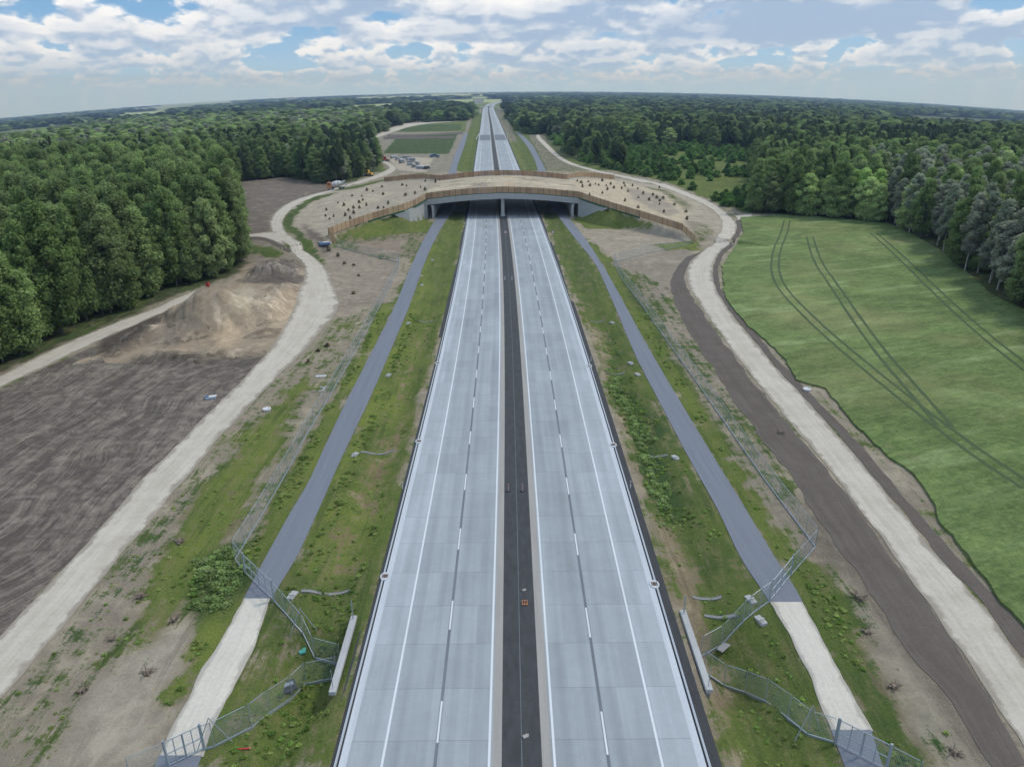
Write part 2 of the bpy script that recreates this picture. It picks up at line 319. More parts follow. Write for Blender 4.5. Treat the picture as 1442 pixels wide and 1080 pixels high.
# ------------------------------------------------------------------ ground sheet
def axis(lo,hi,step,far_lo,far_hi,gr=1.045):
    c=list(np.arange(lo,hi+.01,step));a=[];s=step;x=lo
    while x>far_lo: s*=gr;x-=s;a.append(x)
    b=[];s=step;x=hi
    while x<far_hi: s*=gr;x+=s;b.append(x)
    return np.array(a[::-1]+c+b)
XS=axis(-112,112,1.0,-14000,14000,1.06);YS=axis(26,425,1.0,-300,16000,1.03)
gx,gy=np.meshgrid(XS,YS);gx=gx.ravel();gy=gy.ravel();gz=G(gx,gy)
px,py=proj(np.stack([gx,gy,gz],1)); 
front=(gy>10)
wx=gx+(fbm(gx*.25,gy*.25,40)-.47)*3.2;wy=gy+(fbm(gx*.25,gy*.25,50)-.47)*3.2
ppx,ppy=proj(np.stack([wx,np.maximum(wy,12),gz],1))
def inpoly(x,y,poly):
    r=np.zeros(len(x),bool);n=len(poly)
    for i in range(n):
        x1,y1=poly[i];x2,y2=poly[(i+1)%n]
        if y1==y2: continue
        c=((y1>y)!=(y2>y))&(x<(x2-x1)*(y-y1)/(y2-y1)+x1);r^=c
    return r
colr=np.tile(np.array([.255,.225,.19]),(len(gx),1));vg=np.zeros((len(gx),3));vg[:,0]=.38;vg[:,1]=.4
far=gy>430
colr[far]=(.14,.16,.07);vg[far]=(.62,.5,0)
dead=0
def zone(poly,col,veg,tint):
    m=inpoly(ppx,ppy,poly)&front
    if col is not None: colr[m]=col
    vg[m,0]=veg;vg[m,1]=tint
GRS=(.17,.15,.09)
# forest floors
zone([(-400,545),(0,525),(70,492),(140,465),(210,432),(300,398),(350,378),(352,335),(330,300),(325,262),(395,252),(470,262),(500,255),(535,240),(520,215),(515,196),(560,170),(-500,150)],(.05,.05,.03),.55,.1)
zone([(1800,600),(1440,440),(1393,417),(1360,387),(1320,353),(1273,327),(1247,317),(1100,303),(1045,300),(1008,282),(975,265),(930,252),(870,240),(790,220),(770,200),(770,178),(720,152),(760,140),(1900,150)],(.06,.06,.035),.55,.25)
zone([(880,222),(960,212),(1010,212),(1060,224),(1064,274),(1015,289),(975,270),(930,254),(870,242)],(.12,.14,.06),.95,.55)
# left strip between gravel track and asphalt road
zone([(0,1000),(100,870),(213,730),(267,657),(333,590),(430,493),(470,450),(545,420),(520,503),(440,640),(373,790),(343,843),(253,1003),(200,1080),(0,1080)],(.245,.215,.18),.45,.35)
zone([(60,1080),(120,1000),(170,930),(235,880),(330,860),(240,1010),(190,1080)],(.30,.27,.235),.16,.4)
zone([(230,760),(330,640),(395,560),(440,520),(415,580),(330,740),(250,870),(180,930)],GRS,.72,.75)
zone([(0,1010),(120,850),(235,720),(300,660),(240,760),(120,900),(20,1010)],(.24,.21,.18),.48,.05)
zone([(290,780),(345,760),(372,800),(340,850),(290,930),(270,880),(270,820)],(.1,.1,.05),.85,.05)
zone([(285,880),(338,848),(310,905),(250,1003),(215,1040),(245,960)],GRS,.92,.95)
# strip fence/asphalt (bright grass) left
zone([(345,790),(440,620),(520,470),(560,425),(577,395),(600,335),(612,310),(584,362),(556,430),(520,503),(480,580),(433,683),(377,790)],GRS,.97,.75)
zone([(536,430),(553,425),(545,450),(500,540),(455,615),(500,520)],GRS,.95,1.0)
# verge left
zone([(475,1080),(492,960),(520,860),(575,640),(610,500),(640,400),(655,300),(630,300),(598,369),(577,430),(523,557),(448,720),(417,787),(383,840),(310,1007),(280,1080)],GRS,.82,.5)
zone([(508,800),(545,700),(580,560),(610,440),(590,470),(545,590),(500,700),(440,800),(430,830)],(.19,.15,.095),.60,.8)
zone([(417,787),(448,720),(523,557),(577,430),(598,369),(606,340),(612,340),(590,420),(540,560),(470,720),(440,800)],GRS,.98,1.0)
zone([(383,850),(410,840),(440,900),(400,960),(345,1040),(310,1060),(345,960)],(.20,.18,.13),.58,.3)
# verge right
zone([(1005,1080),(985,960),(950,840),(900,680),(850,520),(800,400),(765,300),(785,300),(840,373),(880,460),(927,563),(1012,720),(1087,853),(1120,907),(1167,1020),(1190,1080)],GRS,.80,.4)
zone([(1003,1080),(975,930),(940,800),(890,640),(840,500),(815,430),(845,470),(900,600),(945,740),(990,850),(1020,960),(1035,1080)],(.21,.175,.125),.38,.5)
zone([(855,470),(870,520),(900,560),(925,600),(950,680),(965,730),(935,740),(900,640),(860,540)],GRS,.95,.1)
# right side outside asphalt: bright grass then fence strip
zone([(800,307),(823,333),(857,387),(880,430),(917,497),(960,570),(1003,641),(1050,717),(1087,777),(1117,823),(1147,880),(1213,997),(1243,1080),(1310,1080),(1240,950),(1175,820),(1120,790),(1060,690),(980,560),(920,450),(863,370)],GRS,.95,.65)
zone([(1117,800),(1160,800),(1210,880),(1290,1030),(1320,1080),(1250,1080),(1213,997),(1147,880)],GRS,.93,.45)
zone([(1130,790),(1165,800),(1230,890),(1320,1050),(1330,1080),(1440,1080),(1427,1027),(1327,877),(1213,720),(1130,700)],(.155,.135,.118),.14,.2)
zone([(1150,800),(1200,820),(1260,900),(1380,1080),(1320,1080),(1240,900)],(.26,.24,.20),.42,.1)
zone([(870,375),(905,365),(935,400),(960,440),(1100,650),(1130,700),(1125,750),(1060,650),(980,540),(930,470)],(.24,.21,.18),.5,.15)
# overpass surroundings: bare earth to the left and right
zone([(565,368),(545,420),(470,450),(460,387),(458,376),(433,356),(440,345),(472,350),(540,366)],(.235,.205,.175),.08,.2)
zone([(472,346),(543,366),(600,360),(614,318),(560,310),(467,336)],(.20,.175,.14),.5,.25)
zone([(467,333),(578,296),(612,315),(606,325),(480,337)],GRS,.85,.65)
zone([(500,342),(575,338),(555,362),(515,358)],(.215,.18,.155),.2,.2)
zone([(800,305),(842,290),(925,315),(975,338),(960,350),(863,368),(823,333)],(.27,.24,.205),.12,.3)
zone([(806,308),(843,291),(925,318),(880,323),(825,322)],GRS,.92,.7)
zone([(920,345),(985,338),(985,352),(950,358)],GRS,.85,.8)
zone([(863,372),(960,350),(985,356),(965,375),(960,400),(960,430),(935,400),(905,385)],(.22,.195,.17),.10,.2)
zone([(878,395),(900,392),(925,455),(905,440)],(.2,.18,.14),.6,.1)
# overpass top and banks
zone([(412,330),(398,312),(410,292),(441,277),(470,268),(541,256),(700,246),(865,252),(930,262),(975,279),(1010,300),(1017,322),(1000,345),(976,338),(960,325),(858,293),(806,282),(700,272),(608,282),(505,316),(463,332),(455,350)],(.305,.275,.235),.06,.3)
zone([(412,330),(398,314),(400,305),(412,295),(443,277),(480,270),(440,284),(418,300),(412,315),(440,345),(460,372),(458,378),(433,356)],(.12,.12,.06),.95,.15)
zone([(448,345),(430,330),(424,315),(452,330),(465,345),(458,362)],(.12,.105,.095),.1,.1)
zone([(465,270),(500,262),(560,248),(600,244),(541,255),(500,266)],GRS,.85,.35)
zone([(905,262),(940,268),(975,290),(965,300),(930,285)],(.22,.2,.15),.5,.2)
zone([(965,310),(1000,318),(1010,330),(985,345),(976,330)],(.22,.2,.16),.35,.4)
# brown field beyond left track
zone([(318,330),(350,331),(382,326),(380,314),(387,299),(409,284),(465,268),(470,262),(395,250),(325,258),(315,300)],(.135,.118,.108),.03,.1)
zone([(350,335),(379,334),(406,352),(428,372),(400,385),(345,385)],(.20,.175,.15),.30,.2)
zone([(350,345),(385,350),(395,358),(388,364),(355,358)],GRS,.8,.3)
zone([(100,500),(130,490),(215,445),(270,415),(320,398),(350,372),(400,366),(432,382),(425,410),(420,440),(390,487),(380,500),(300,505),(200,512),(140,515)],(.27,.225,.18),.0,.2)
zone([(300,470),(330,455),(350,470),(330,490),(300,488)],(.36,.29,.22),0,.2)
zone([(330,425),(345,400),(365,412),(350,440)],(.37,.33,.27),0,.2)
zone([(385,430),(420,405),(428,430),(400,465),(380,470)],(.33,.27,.21),0,.2)
zone([(205,470),(240,450),(300,440),(260,480),(215,500)],(.21,.18,.15),0,.2)
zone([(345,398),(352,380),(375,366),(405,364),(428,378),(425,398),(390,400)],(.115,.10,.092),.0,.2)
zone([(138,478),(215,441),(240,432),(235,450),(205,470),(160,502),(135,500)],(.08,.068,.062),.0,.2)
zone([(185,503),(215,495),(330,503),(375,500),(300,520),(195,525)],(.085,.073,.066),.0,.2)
zone([(800,252),(865,254),(930,270),(970,300),(960,322),(858,291),(806,280)],(.38,.335,.265),.03,.3)
zone([(880,262),(930,275),(960,300),(940,305),(890,280)],(.27,.24,.21),.12,.2)
zone([(470,290),(520,275),(560,268),(540,280),(490,300)],(.36,.32,.265),.02,.2)
# far fields
zone([(515,200),(535,190),(560,186),(655,186),(660,160),(690,150),(672,200),(640,242),(600,244),(545,243),(535,226)],(.20,.185,.16),.25,.3)
zone([(560,193),(644,188),(632,217),(540,216)],(.055,.13,.05),.9,-.3)
zone([(565,181),(600,176),(650,175),(648,184),(562,186)],(.055,.13,.05),.9,.1)
zone([(545,222),(612,222),(600,243),(560,240)],(.33,.30,.26),.0,.3)
zone([(690,200),(700,150),(720,160),(765,178),(770,200),(790,225),(830,240),(760,240),(735,200)],(.18,.165,.14),.42,.3)
zone([(655,240),(672,190),(680,150),(690,150),(672,240)],GRS,.95,.45)
zone([(640,240),(655,200),(668,160),(678,160),(668,240)],GRS,.95,.45)
zone([(745,240),(722,180),(705,150),(712,150),(740,185),(770,240)],GRS,.95,.4)
zone([(-300,195),(-300,225),(0,172),(70,168),(150,150),(240,148),(240,152),(150,162),(60,185)],(.17,.20,.11),.5,.9)
cm=gy>2600
nf=fbm(gx[cm]/900,gy[cm]/500,77);tf=np.where(gx[cm]<-30,.40,.52);colr[cm]=np.where((nf>tf)[:,None],np.array([.26,.32,.15]),np.array([.06,.085,.05]));vg[cm,0]=np.where(nf>tf,.2,.8)
ny,nx=len(YS),len(XS)
idx=np.arange(nx*ny).reshape(ny,nx)
faces=np.stack([idx[:-1,:-1],idx[:-1,1:],idx[1:,1:],idx[1:,:-1]],-1).reshape(-1,4)
me=bpy.data.meshes.new('ground');me.vertices.add(len(gx));me.vertices.foreach_set('co',np.stack([gx,gy,gz],1).ravel())
me.loops.add(faces.size);me.loops.foreach_set('vertex_index',faces.ravel());me.polygons.add(len(faces));me.polygons.foreach_set('loop_start',np.arange(len(faces))*4);me.update(calc_edges=True)
me.polygons.foreach_set('use_smooth',[True]*len(faces))
def blur(a,k=1):
    b=a.reshape(ny,nx,-1)
    for _ in range(k):
        c=b.copy();c[1:-1,1:-1]=(b[1:-1,1:-1]*2+b[:-2,1:-1]+b[2:,1:-1]+b[1:-1,:-2]+b[1:-1,2:])/6;b=c
    return b.reshape(len(a),-1)
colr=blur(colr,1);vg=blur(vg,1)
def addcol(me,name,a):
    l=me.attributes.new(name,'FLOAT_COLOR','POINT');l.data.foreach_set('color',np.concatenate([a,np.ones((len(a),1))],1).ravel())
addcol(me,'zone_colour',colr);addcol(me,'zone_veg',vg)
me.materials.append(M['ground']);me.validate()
go=bpy.data.objects.new('ground',me);COL.objects.link(go);tag(go,kind='structure')
# spoil heaps: a finer sheet where the ground is heaped up
hx,hy=np.meshgrid(np.arange(-88,-38,.42),np.arange(100,205,.42));sh_=hx.shape;hx=hx.ravel();hy=hy.ravel()
g1=G(hx,hy);g0=G(hx,hy,False);mh=np.clip(g1-g0,0,9);km=sstep(.15,1.2,mh)
rdg=np.abs(fbm(hx*.55+3,hy*.3,71)-.47)*2;rl2=fbm(hx*1.6,hy*1.6,73)-.47
hz_=g1+.06+km*(rdg*1.1-.25+rl2*.55)+.10*rl2*sstep(.02,.2,mh)
ii=np.clip(np.searchsorted(XS,hx),0,nx-1);jj=np.clip(np.searchsorted(YS,hy),0,ny-1);hc=colr.reshape(ny,nx,3)[jj,ii].copy()
st_=fbm(hx*.3+hy*.12,hy*.1-hx*.1,75);hc*=(.72+.75*fbm(hx*.35,hy*.35,77))[:,None];hc[st_>.60]*=.62;hc[(st_<.40)&(mh>1)]=hc[(st_<.40)&(mh>1)]*1.15+.04
id2=np.arange(len(hx)).reshape(sh_);fq=np.stack([id2[:-1,:-1],id2[:-1,1:],id2[1:,1:],id2[1:,:-1]],-1).reshape(-1,4);mq=mh.ravel();fq=fq[(mh[fq].min(1)>.03)]
ho=mesh_obj('spoil_hills',np.stack([hx,hy,hz_],1),[tuple(int(v) for v in f) for f in fq],M['ground'],None,True)
addcol(ho.data,'zone_colour',np.clip(hc,0,.6));addcol(ho.data,'zone_veg',np.zeros((len(hx),3)));tag(ho,kind='structure')
# ------------------------------------------------------------------ motorway bands
YR=np.concatenate([np.arange(24,460,2.0),np.geomspace(460,5000,160)])
def band(name,o0,o1,dz,mat,skirt=0,label=None,ys=None,kindtag=True):
    ys=YR if ys is None else ys
    c=CL(ys);dc=np.gradient(c,ys);nl=np.sqrt(1+dc*dc);nxv,nyv=1/nl,-dc/nl
    zc=G(c,ys)+.15
    s=np.concatenate([[0],np.cumsum(np.hypot(np.diff(ys),np.diff(c)))])
    V=[];Uv=[]
    offs=[o0,o1] if abs(o1-o0)<4 else list(np.linspace(o0,o1,5))
    for i in range(len(ys)):
        for k,o in enumerate(offs):
            V.append((c[i]+nxv[i]*o,ys[i]+nyv[i]*o,zc[i]+dz));Uv.append((o,s[i]+ys[0]))
    m=len(offs);Fc=[(i*m+k,i*m+k+1,(i+1)*m+k+1,(i+1)*m+k) for i in range(len(ys)-1) for k in range(m-1)]
    if skirt:
        b=len(V)
        for i in range(len(ys)):
            for o in(o0,o1): V.append((c[i]+nxv[i]*o,ys[i]+nyv[i]*o,zc[i]+dz-skirt));Uv.append((o,s[i]+ys[0]))
        for i in range(len(ys)-1):
            Fc.append((i*m,(i+1)*m,b+2*i+2,b+2*i));Fc.append((i*m+m-1,b+2*i+1,b+2*i+3,(i+1)*m+m-1))
    o=mesh_obj(name,V,Fc,mat,uv=Uv)
    if kindtag: tag(o,kind='structure')
    return o
MH=2.306
band('carriageway_road',-12.3,-2.1,.05,M['road'],.3);band('carriageway_road',2.1,12.3,.05,M['road'],.3)
band('median_edge_road',-2.1,-1.42,.045,M['median_edge']);band('median_edge_road',1.42,2.1,.045,M['median_edge'])
band('median_road',-1.42,1.42,.03,M['median'])
band('median_seam_markings',-.02,.03,.036,M['seam'])
for sg in(-1,1):
    A=lambda a,b:(min(sg*a,sg*b),max(sg*a,sg*b))
    band('edge_line_markings',*A(MH-.09,MH+.09),.06,M['white'])
    band('shoulder_line_markings',*A(MH+7.41,MH+7.59),.06,M['white'])
    band('lane_seam_markings',*A(MH+3.66,MH+3.90),.056,M['seam'])
    band('road_gutter',*A(12.3,12.85),.04,M['gutter'],.2)
    band('gutter_slot_road',*A(12.85,13.0),-.02,M['black_gravel'])
    band('road_kerb',*A(13.0,13.16),.10,M['kerb'],.3)
    band('shoulder_gravel_road',*A(13.16,13.95),-.03,M['black_gravel'],.5)
# dashed lane lines, 4 m marks every 12 m
V=[];Fc=[];Uv=[]
for sg in(-1,1):
    y0=41.78+ (0 if sg<0 else -1.2)
    for k in range(-2,280):
        a=y0+12*k-1.95;b=a+3.9
        if a<24: continue
        for yy in(a,b):
            c=float(CL(yy));z=float(G(c,yy))+.15+.064
            for o in(-.075,.075): V.append((c+sg*(MH+3.78)+o,yy,z));Uv.append((o,yy))
        n=len(V)-4;Fc.append((n,n+1,n+3,n+2))
tag(mesh_obj('lane_dash_markings',V,Fc,M['white'],uv=Uv),kind='structure')
# ------------------------------------------------------------------ ribbons
def chaikin(P,k=2):
    P=np.array(P,float)
    for _ in range(k):
        Q=.75*P[:-1]+.25*P[1:];S=.25*P[:-1]+.75*P[1:]
        P=np.concatenate([P[:1],np.stack([Q,S],1).reshape(-1,2),P[-1:]])
    return P
def resample(P,step):
    P=np.array(P);d=np.concatenate([[0],np.cumsum(np.hypot(*np.diff(P,axis=0).T))]);n=max(2,int(d[-1]/step));s=np.linspace(0,d[-1],n)
    return np.stack([np.interp(s,d,P[:,0]),np.interp(s,d,P[:,1])],1)
RIBS=[]
def ribbon(name,L,Rr,dz,mat,step=1.5,jag=.0,cols=8,smooth=2,skirt=.4):
    """L, Rr: matched edge points in metres"""
    L=np.array(L);Rr=np.array(Rr);C=(L+Rr)/2
    d=np.concatenate([[0],np.cumsum(np.hypot(*np.diff(C,axis=0).T))]);k=d.copy()
    LL=chaikin(L,smooth);RR=chaikin(Rr,smooth)
    n=max(3,int(d[-1]/step))
    q=np.linspace(0,1,len(LL));qs=np.linspace(0,1,len(LL))
    CC=(LL+RR)/2;dd=np.concatenate([[0],np.cumsum(np.hypot(*np.diff(CC,axis=0).T))]);s=np.linspace(0,dd[-1],n)
    Li=np.stack([np.interp(s,dd,LL[:,0]),np.interp(s,dd,LL[:,1])],1);Ri=np.stack([np.interp(s,dd,RR[:,0]),np.interp(s,dd,RR[:,1])],1)
    if len(L)>2: RIBS.append([tuple(q) for q in L]+[tuple(q) for q in Rr[::-1]])
    V=[];U=[]
    for i in range(n):
        a,b=Li[i],Ri[i]
        if jag:
            ja=(fbm(s[i]*.35,3.1,len(name))-.47)*jag*2;jb=(fbm(s[i]*.35,9.1,len(name)+3)-.47)*jag*2
            w=np.hypot(*(b-a));u=(b-a)/w;a=a-u*ja;b=b+u*jb
        for k in range(cols+1):
            f=k/cols;p=a*(1-f)+b*f;V.append((p[0],p[1],0));U.append((f,s[i]))
    V=np.array(V);V[:,2]=G(V[:,0],V[:,1])+dz
    W=cols+1
    # cells that carry a steep fall (verge edge) keep the local height
    Fc=[(i*W+k,i*W+k+1,(i+1)*W+k+1,(i+1)*W+k) for i in range(n-1) for k in range(cols)]
    b=len(V);sk=[]
    for i in range(n):
        for k in(0,cols): v=V[i*W+k].copy();v[2]-=skirt;sk.append(v);U.append(U[i*W+k])
    V=np.concatenate([V,sk])
    for i in range(n-1):
        Fc.append((i*W,(i+1)*W,b+2*i+2,b+2*i));Fc.append((i*W+cols,b+2*i+1,b+2*i+3,(i+1)*W+cols))
    o=mesh_obj(name,V,Fc,mat,uv=U);tag(o,kind='structure');return o
def edges_y(Lp,Rp,ys):
    Lp=sorted(Lp,key=lambda p:p[1]);Rp=sorted(Rp,key=lambda p:p[1])
    lx=np.interp(ys,[p[1] for p in Lp],[p[0] for p in Lp]);rx=np.interp(ys,[p[1] for p in Rp],[p[0] for p in Rp])
    return [at(a,y) for a,y in zip(lx,ys)],[at(b,y) for b,y in zip(rx,ys)]
def ext(P,k,dist):
    a,b=np.array(P[k]),np.array(P[k+1] if k==0 else P[k-1]);u=(a-b)/np.hypot(*(a-b));return tuple(a+u*dist)
def ext_both(L,Rr,dist):
    return [ext(L,0,dist)]+L,[ext(Rr,0,dist)]+Rr
# left service road: asphalt, then pale gravel between the two gates, then asphalt again
LAl=[(613,309),(598,335),(584,362),(557,430),(520,503),(480,580),(433,683),(410,720),(373,787),(345,840),(313,900),(287,940),(253,1003),(220,1073),(215,1085)]
LAr=[(629,309),(612,337),(598,369),(577,430),(553,487),(523,557),(480,647),(448,720),(417,787),(383,840),(360,907),(340,953),(310,1007),(290,1050),(276,1085)]
l,r=edges_y(LAl,LAr,[843,815,787,750,720,683,647,600,557,503,470,430,400,369,335,309])
for yy,(xl,xr) in ((290,(-26,-20.5)),(330,(-28.2,-22.2)),(360,(-29.5,-23.2))): l.append((xl,yy));r.append((xr,yy))
l2=[at(*p) for p in [(633,240),(639.4,221),(648.5,201),(653,189),(650,186.5),(640,186.5)]];r2=[at(*p) for p in [(642,240),(648.5,221),(655.7,201),(659,187),(655,184.5),(640,184.5)]]
ribbon('service_road',l+l2[:4],r+r2[:4],.07,M['asphalt'],1.5)
l,r=edges_y(LAl,LAr,[1066,1040,1003,970,940,907,880,855,842]);ribbon('gravel_path',l,r,.065,M['pale_gravel'],.8,.35)
l,r=edges_y(LAl,LAr,[1085,1075,1064]);l,r=ext_both(l,r,30);ribbon('service_road',l,r,.07,M['asphalt'])
RAl=[(783,300),(797,320),(840,373),(860,430),(897,507),(927,563),(960,627),(1012,720),(1043,787),(1077,837),(1087,853),(1120,907),(1153,987),(1167,1020),(1190,1080)]
RAl[3]=(865,430)
RAr=[(800,307),(823,333),(857,387),(880,430),(917,497),(960,570),(1003,641),(1050,717),(1087,780),(1117,823),(1147,880),(1177,933),(1213,997),(1227,1030),(1243,1080)]
l,r=edges_y(RAl,RAr,[848,820,787,750,720,680,641,600,563,530,497,460,430,400,373,345,320,307])
for yy,(xl,xr) in ((295,(17.3,22.6)),(330,(16.6,22.0)),(360,(15.6,21))): l.append((xl,yy));r.append((xr,yy))
l2=[at(*p) for p in [(757,237),(751,221),(739,201),(725,186)]];r2=[at(*p) for p in [(768,238),(760,223),(748,201),(731,187)]]
ribbon('service_road',l+l2,r+r2,.07,M['asphalt'],1.5)
l,r=edges_y(RAl,RAr,[1030,1010,987,960,933,907,880,860,847]);ribbon('gravel_path',l,r,.065,M['pale_gravel'],.8,.35)
l,r=edges_y(RAl,RAr,[1080,1060,1028]);l,r=ext_both(l,r,30);ribbon('service_road',l,r,.07,M['asphalt'])
# left gravel track
Lt=[(0,897),(100,790),(160,723),(193,683),(300,577),(345,532),(387,487),(413,438),(420,413),(431,387),(430,373),(409,350),(391,337),(382,326),(380,314),(387,299),(409,284),(440,274),(465,268)]
Rt=[(0,987),(100,867),(170,782),(213,730),(333,590),(380,540),(430,493),(464,453),(480,431),(466,395),(458,376),(433,356),(412,336),(401,326),(397,314),(403,302),(420,287),(447,275.5),(469,269.5)]
l,r=atn(Lt),atn(Rt);l,r=ext_both(l,r,60)
mid=[((484,261),(486,264.5)),((515,251.5),(518,255.5)),((543,241),(552,245.5)),((550,235.5),(560,236.5)),((540,230.5),(546,228)),((532,227),(538,225))]
l+=[at(*a) for a,b in mid];r+=[at(*b) for a,b in mid]
ribbon('gravel_track',l,r,.06,M['gravel'],1.5,.5)
ribbon('gravel_track',atn([(346,331),(365,328),(390,327)]),atn([(346,334),(372,333.5),(400,346)]),.064,M['gravel'],1,.3)
ribbon('gravel_track',atn([(516,195),(530,188),(548,181),(568,174),(600,171),(640,169),(655,164),(668,157)]),atn([(520,199),(536,193),(553,187),(576,179),(605,174),(642,172),(660,167),(674,159)]),.1,M['gravel'],4,.5)
ribbon('gravel_track',atn([(545,190),(580,190),(620,188),(652,186)]),atn([(545,193),(580,192.5),(620,190.5),(652,189)]),.1,M['brown_soil'],4,.5)
# haul road behind the spoil heap
ribbon('haul_track',atn([(-60,562),(0,530),(63,497),(117,473),(175,450),(213,437),(255,418),(290,403)]),atn([(-60,580),(0,545),(75,512),(133,483),(190,458),(225,443),(262,424),(296,409)]),.10,M['gravel'],1.5,.5)
# right gravel track
Rl=[(1500,1140),(1427,1027),(1393,973),(1327,877),(1260,783),(1193,693),(1120,603),(1060,533),(1018,475),(987,430),(965.5,397),(970,370),(990,354),(1009,337),(1017,321),(1015,306),(999,292),(970,278.5),(927.5,262),(877,250),(830,241),(788,227.5),(768,208),(752,192),(762,183)]
Rr_=[(1570,1100),(1490,1000),(1440,933),(1387,853),(1323,787),(1227,670),(1160,590),(1093,520),(1050,467),(1020,430),(1003,399),(1005,370),(1013,354),(1030,339),(1039,321),(1032,308),(1005,286),(974,273),(931,258),(877,247.5),(832,238.5),(793,225),(775,207),(758,191),(764,186)]
ribbon('gravel_track',atn(Rl),atn(Rr_),.06,M['gravel'],1.5,.4)
ribbon('gravel_track',atn([(712,157),(727,168),(745,174),(765,175)]),atn([(716,156),(733,166),(748,171.5),(765,172.5)]),.1,M['gravel'],3,.4)
ribbon('gravel_track',atn([(1036,304),(1058,301)]),atn([(1040,310),(1060,304)]),.058,M['gravel'],1,.3)
# dark soil strip beside the right track
ribbon('bare_soil_path',atn([(1400,1085),(1350,1000),(1290,930),(1190,790),(1128,690),(1075,620),(1020,545),(975,475),(948,425),(944,400),(950,380),(967,362)]),atn([(1450,1075),(1400,1000),(1335,895),(1258,788),(1190,695),(1118,606),(1058,536),(1015,478),(984,432),(962,400),(968,370),(988,355)]),.045,M['brown_soil'],1.5,.7)
ribbon('bare_soil_path',atn([(1440,926),(1387,850),(1323,784),(1227,668),(1160,588),(1093,518),(1050,465),(1020,430),(1003,399),(1006,370),(1014,354),(1031,339),(1039,321),(1036,311)]),atn([(1470,915),(1410,850),(1342,782),(1245,665),(1172,585),(1102,515),(1057,462),(1027,429),(1011,399),(1012,372),(1020,356),(1036,342),(1046,323),(1043,310)]),.05,M['brown_soil'],1.5,.5)
# dark soil along lower left track flank of the junction
ribbon('bare_soil_path',atn([(350,334),(378,335),(396,346),(410,353)]),atn([(352,337),(374,338.5),(392,350),(408,356)]),.05,M['brown_soil'],1,.2)
# ------------------------------------------------------------------ area sheets
def area(name,px_poly,dz,mat,h_skirt=.3,step=1.5,jag=.6,world=False,extra=None):
    P=[tuple(p) for p in px_poly] if world else atn(px_poly)
    if extra: P=P+extra
    P=np.array(P+[P[0]]);P=resample(P,step)[:-1]
    n=len(P);k=np.arange(n);P=P+np.stack([(fbm(P[:,0]*.4,P[:,1]*.4,5)-.47)*2*jag,(fbm(P[:,0]*.4,P[:,1]*.4,8)-.47)*2*jag],1)
    bm=bmesh.new();vs=[bm.verts.new((p[0],p[1],0)) for p in P]
    es=[bm.edges.new((vs[i],vs[(i+1)%n])) for i in range(n)]
    bmesh.ops.triangle_fill(bm,edges=es,use_beauty=True)
    for _ in range(9):
        long_=[e for e in bm.edges if e.calc_length()>3.0 and not e.is_boundary]
        if not long_: break
        bmesh.ops.subdivide_edges(bm,edges=long_,cuts=1);bmesh.ops.triangulate(bm,faces=[f for f in bm.faces if len(f.verts)>3])
        bmesh.ops.beautify_fill(bm,faces=bm.faces[:],edges=[e for e in bm.edges if not e.is_boundary])
    co=np.array([v.co[:] for v in bm.verts]);z=G(co[:,0],co[:,1])+dz
    bnd=set(v for e in bm.edges if e.is_boundary for v in e.verts)
    for v,zz in zip(bm.verts,z): v.co.z=zz
    if h_skirt:
        be=[e for e in bm.edges if e.is_boundary];r=bmesh.ops.extrude_edge_only(bm,edges=be)
        for v in r['geom']:
            if isinstance(v,bmesh.types.BMVert): v.co.z-=h_skirt
    me=bpy.data.meshes.new(name);bm.normal_update();bm.to_mesh(me);bm.free();me.materials.append(mat)
    o=bpy.data.objects.new(name,me);COL.objects.link(o);tag(o,kind='structure');return o
area('crop_field',[(1043,307),(1047,330),(1027,360),(1017,377),(1021,420),(1050,457),(1107,507),(1122,537),(1160,547),(1180,570),(1213,610),(1247,643),(1287,670),(1317,710),(1323,737),(1360,783),(1390,825),(1448,893),(1560,980),(1800,900),(1640,560),(1500,470),(1440,437),(1393,414),(1360,384),(1320,351),(1273,325),(1247,315),(1150,306),(1100,304)],.32,M['crop'],.6,1.2,.5)
area('soil_yard',[(-250,640),(-60,583),(0,549),(75,514),(133,488),(150,512),(190,512),(330,508),(378,502),(345,532),(300,577),(193,683),(100,790),(0,897),(-180,1090)],.035,M['yard'],.25,1.5,.6)
for ti,tr in enumerate(([(1108,312),(1104,330),(1093,355),(1090,380),(1098,405),(1125,435),(1170,478),(1230,528),(1300,585),(1380,645),(1450,690)],[(1140,335),(1150,370),(1175,405),(1208,455),(1245,505),(1290,556),(1330,603)],[(1230,330),(1270,365),(1320,415),(1380,470),(1450,525)])):
    W=np.array(atn(tr));W=chaikin(W,2);d=np.gradient(W,axis=0);d/=np.hypot(*d.T)[:,None];nn=np.stack([d[:,1],-d[:,0]],1)
    for o in(-.95,.95):
        ribbon('tyre_tracks',[tuple(p) for p in W+nn*(o-.26)],[tuple(p) for p in W+nn*(o+.26)],.345+.006*ti,M['tramline'],1.2,.12,1,0,.02)
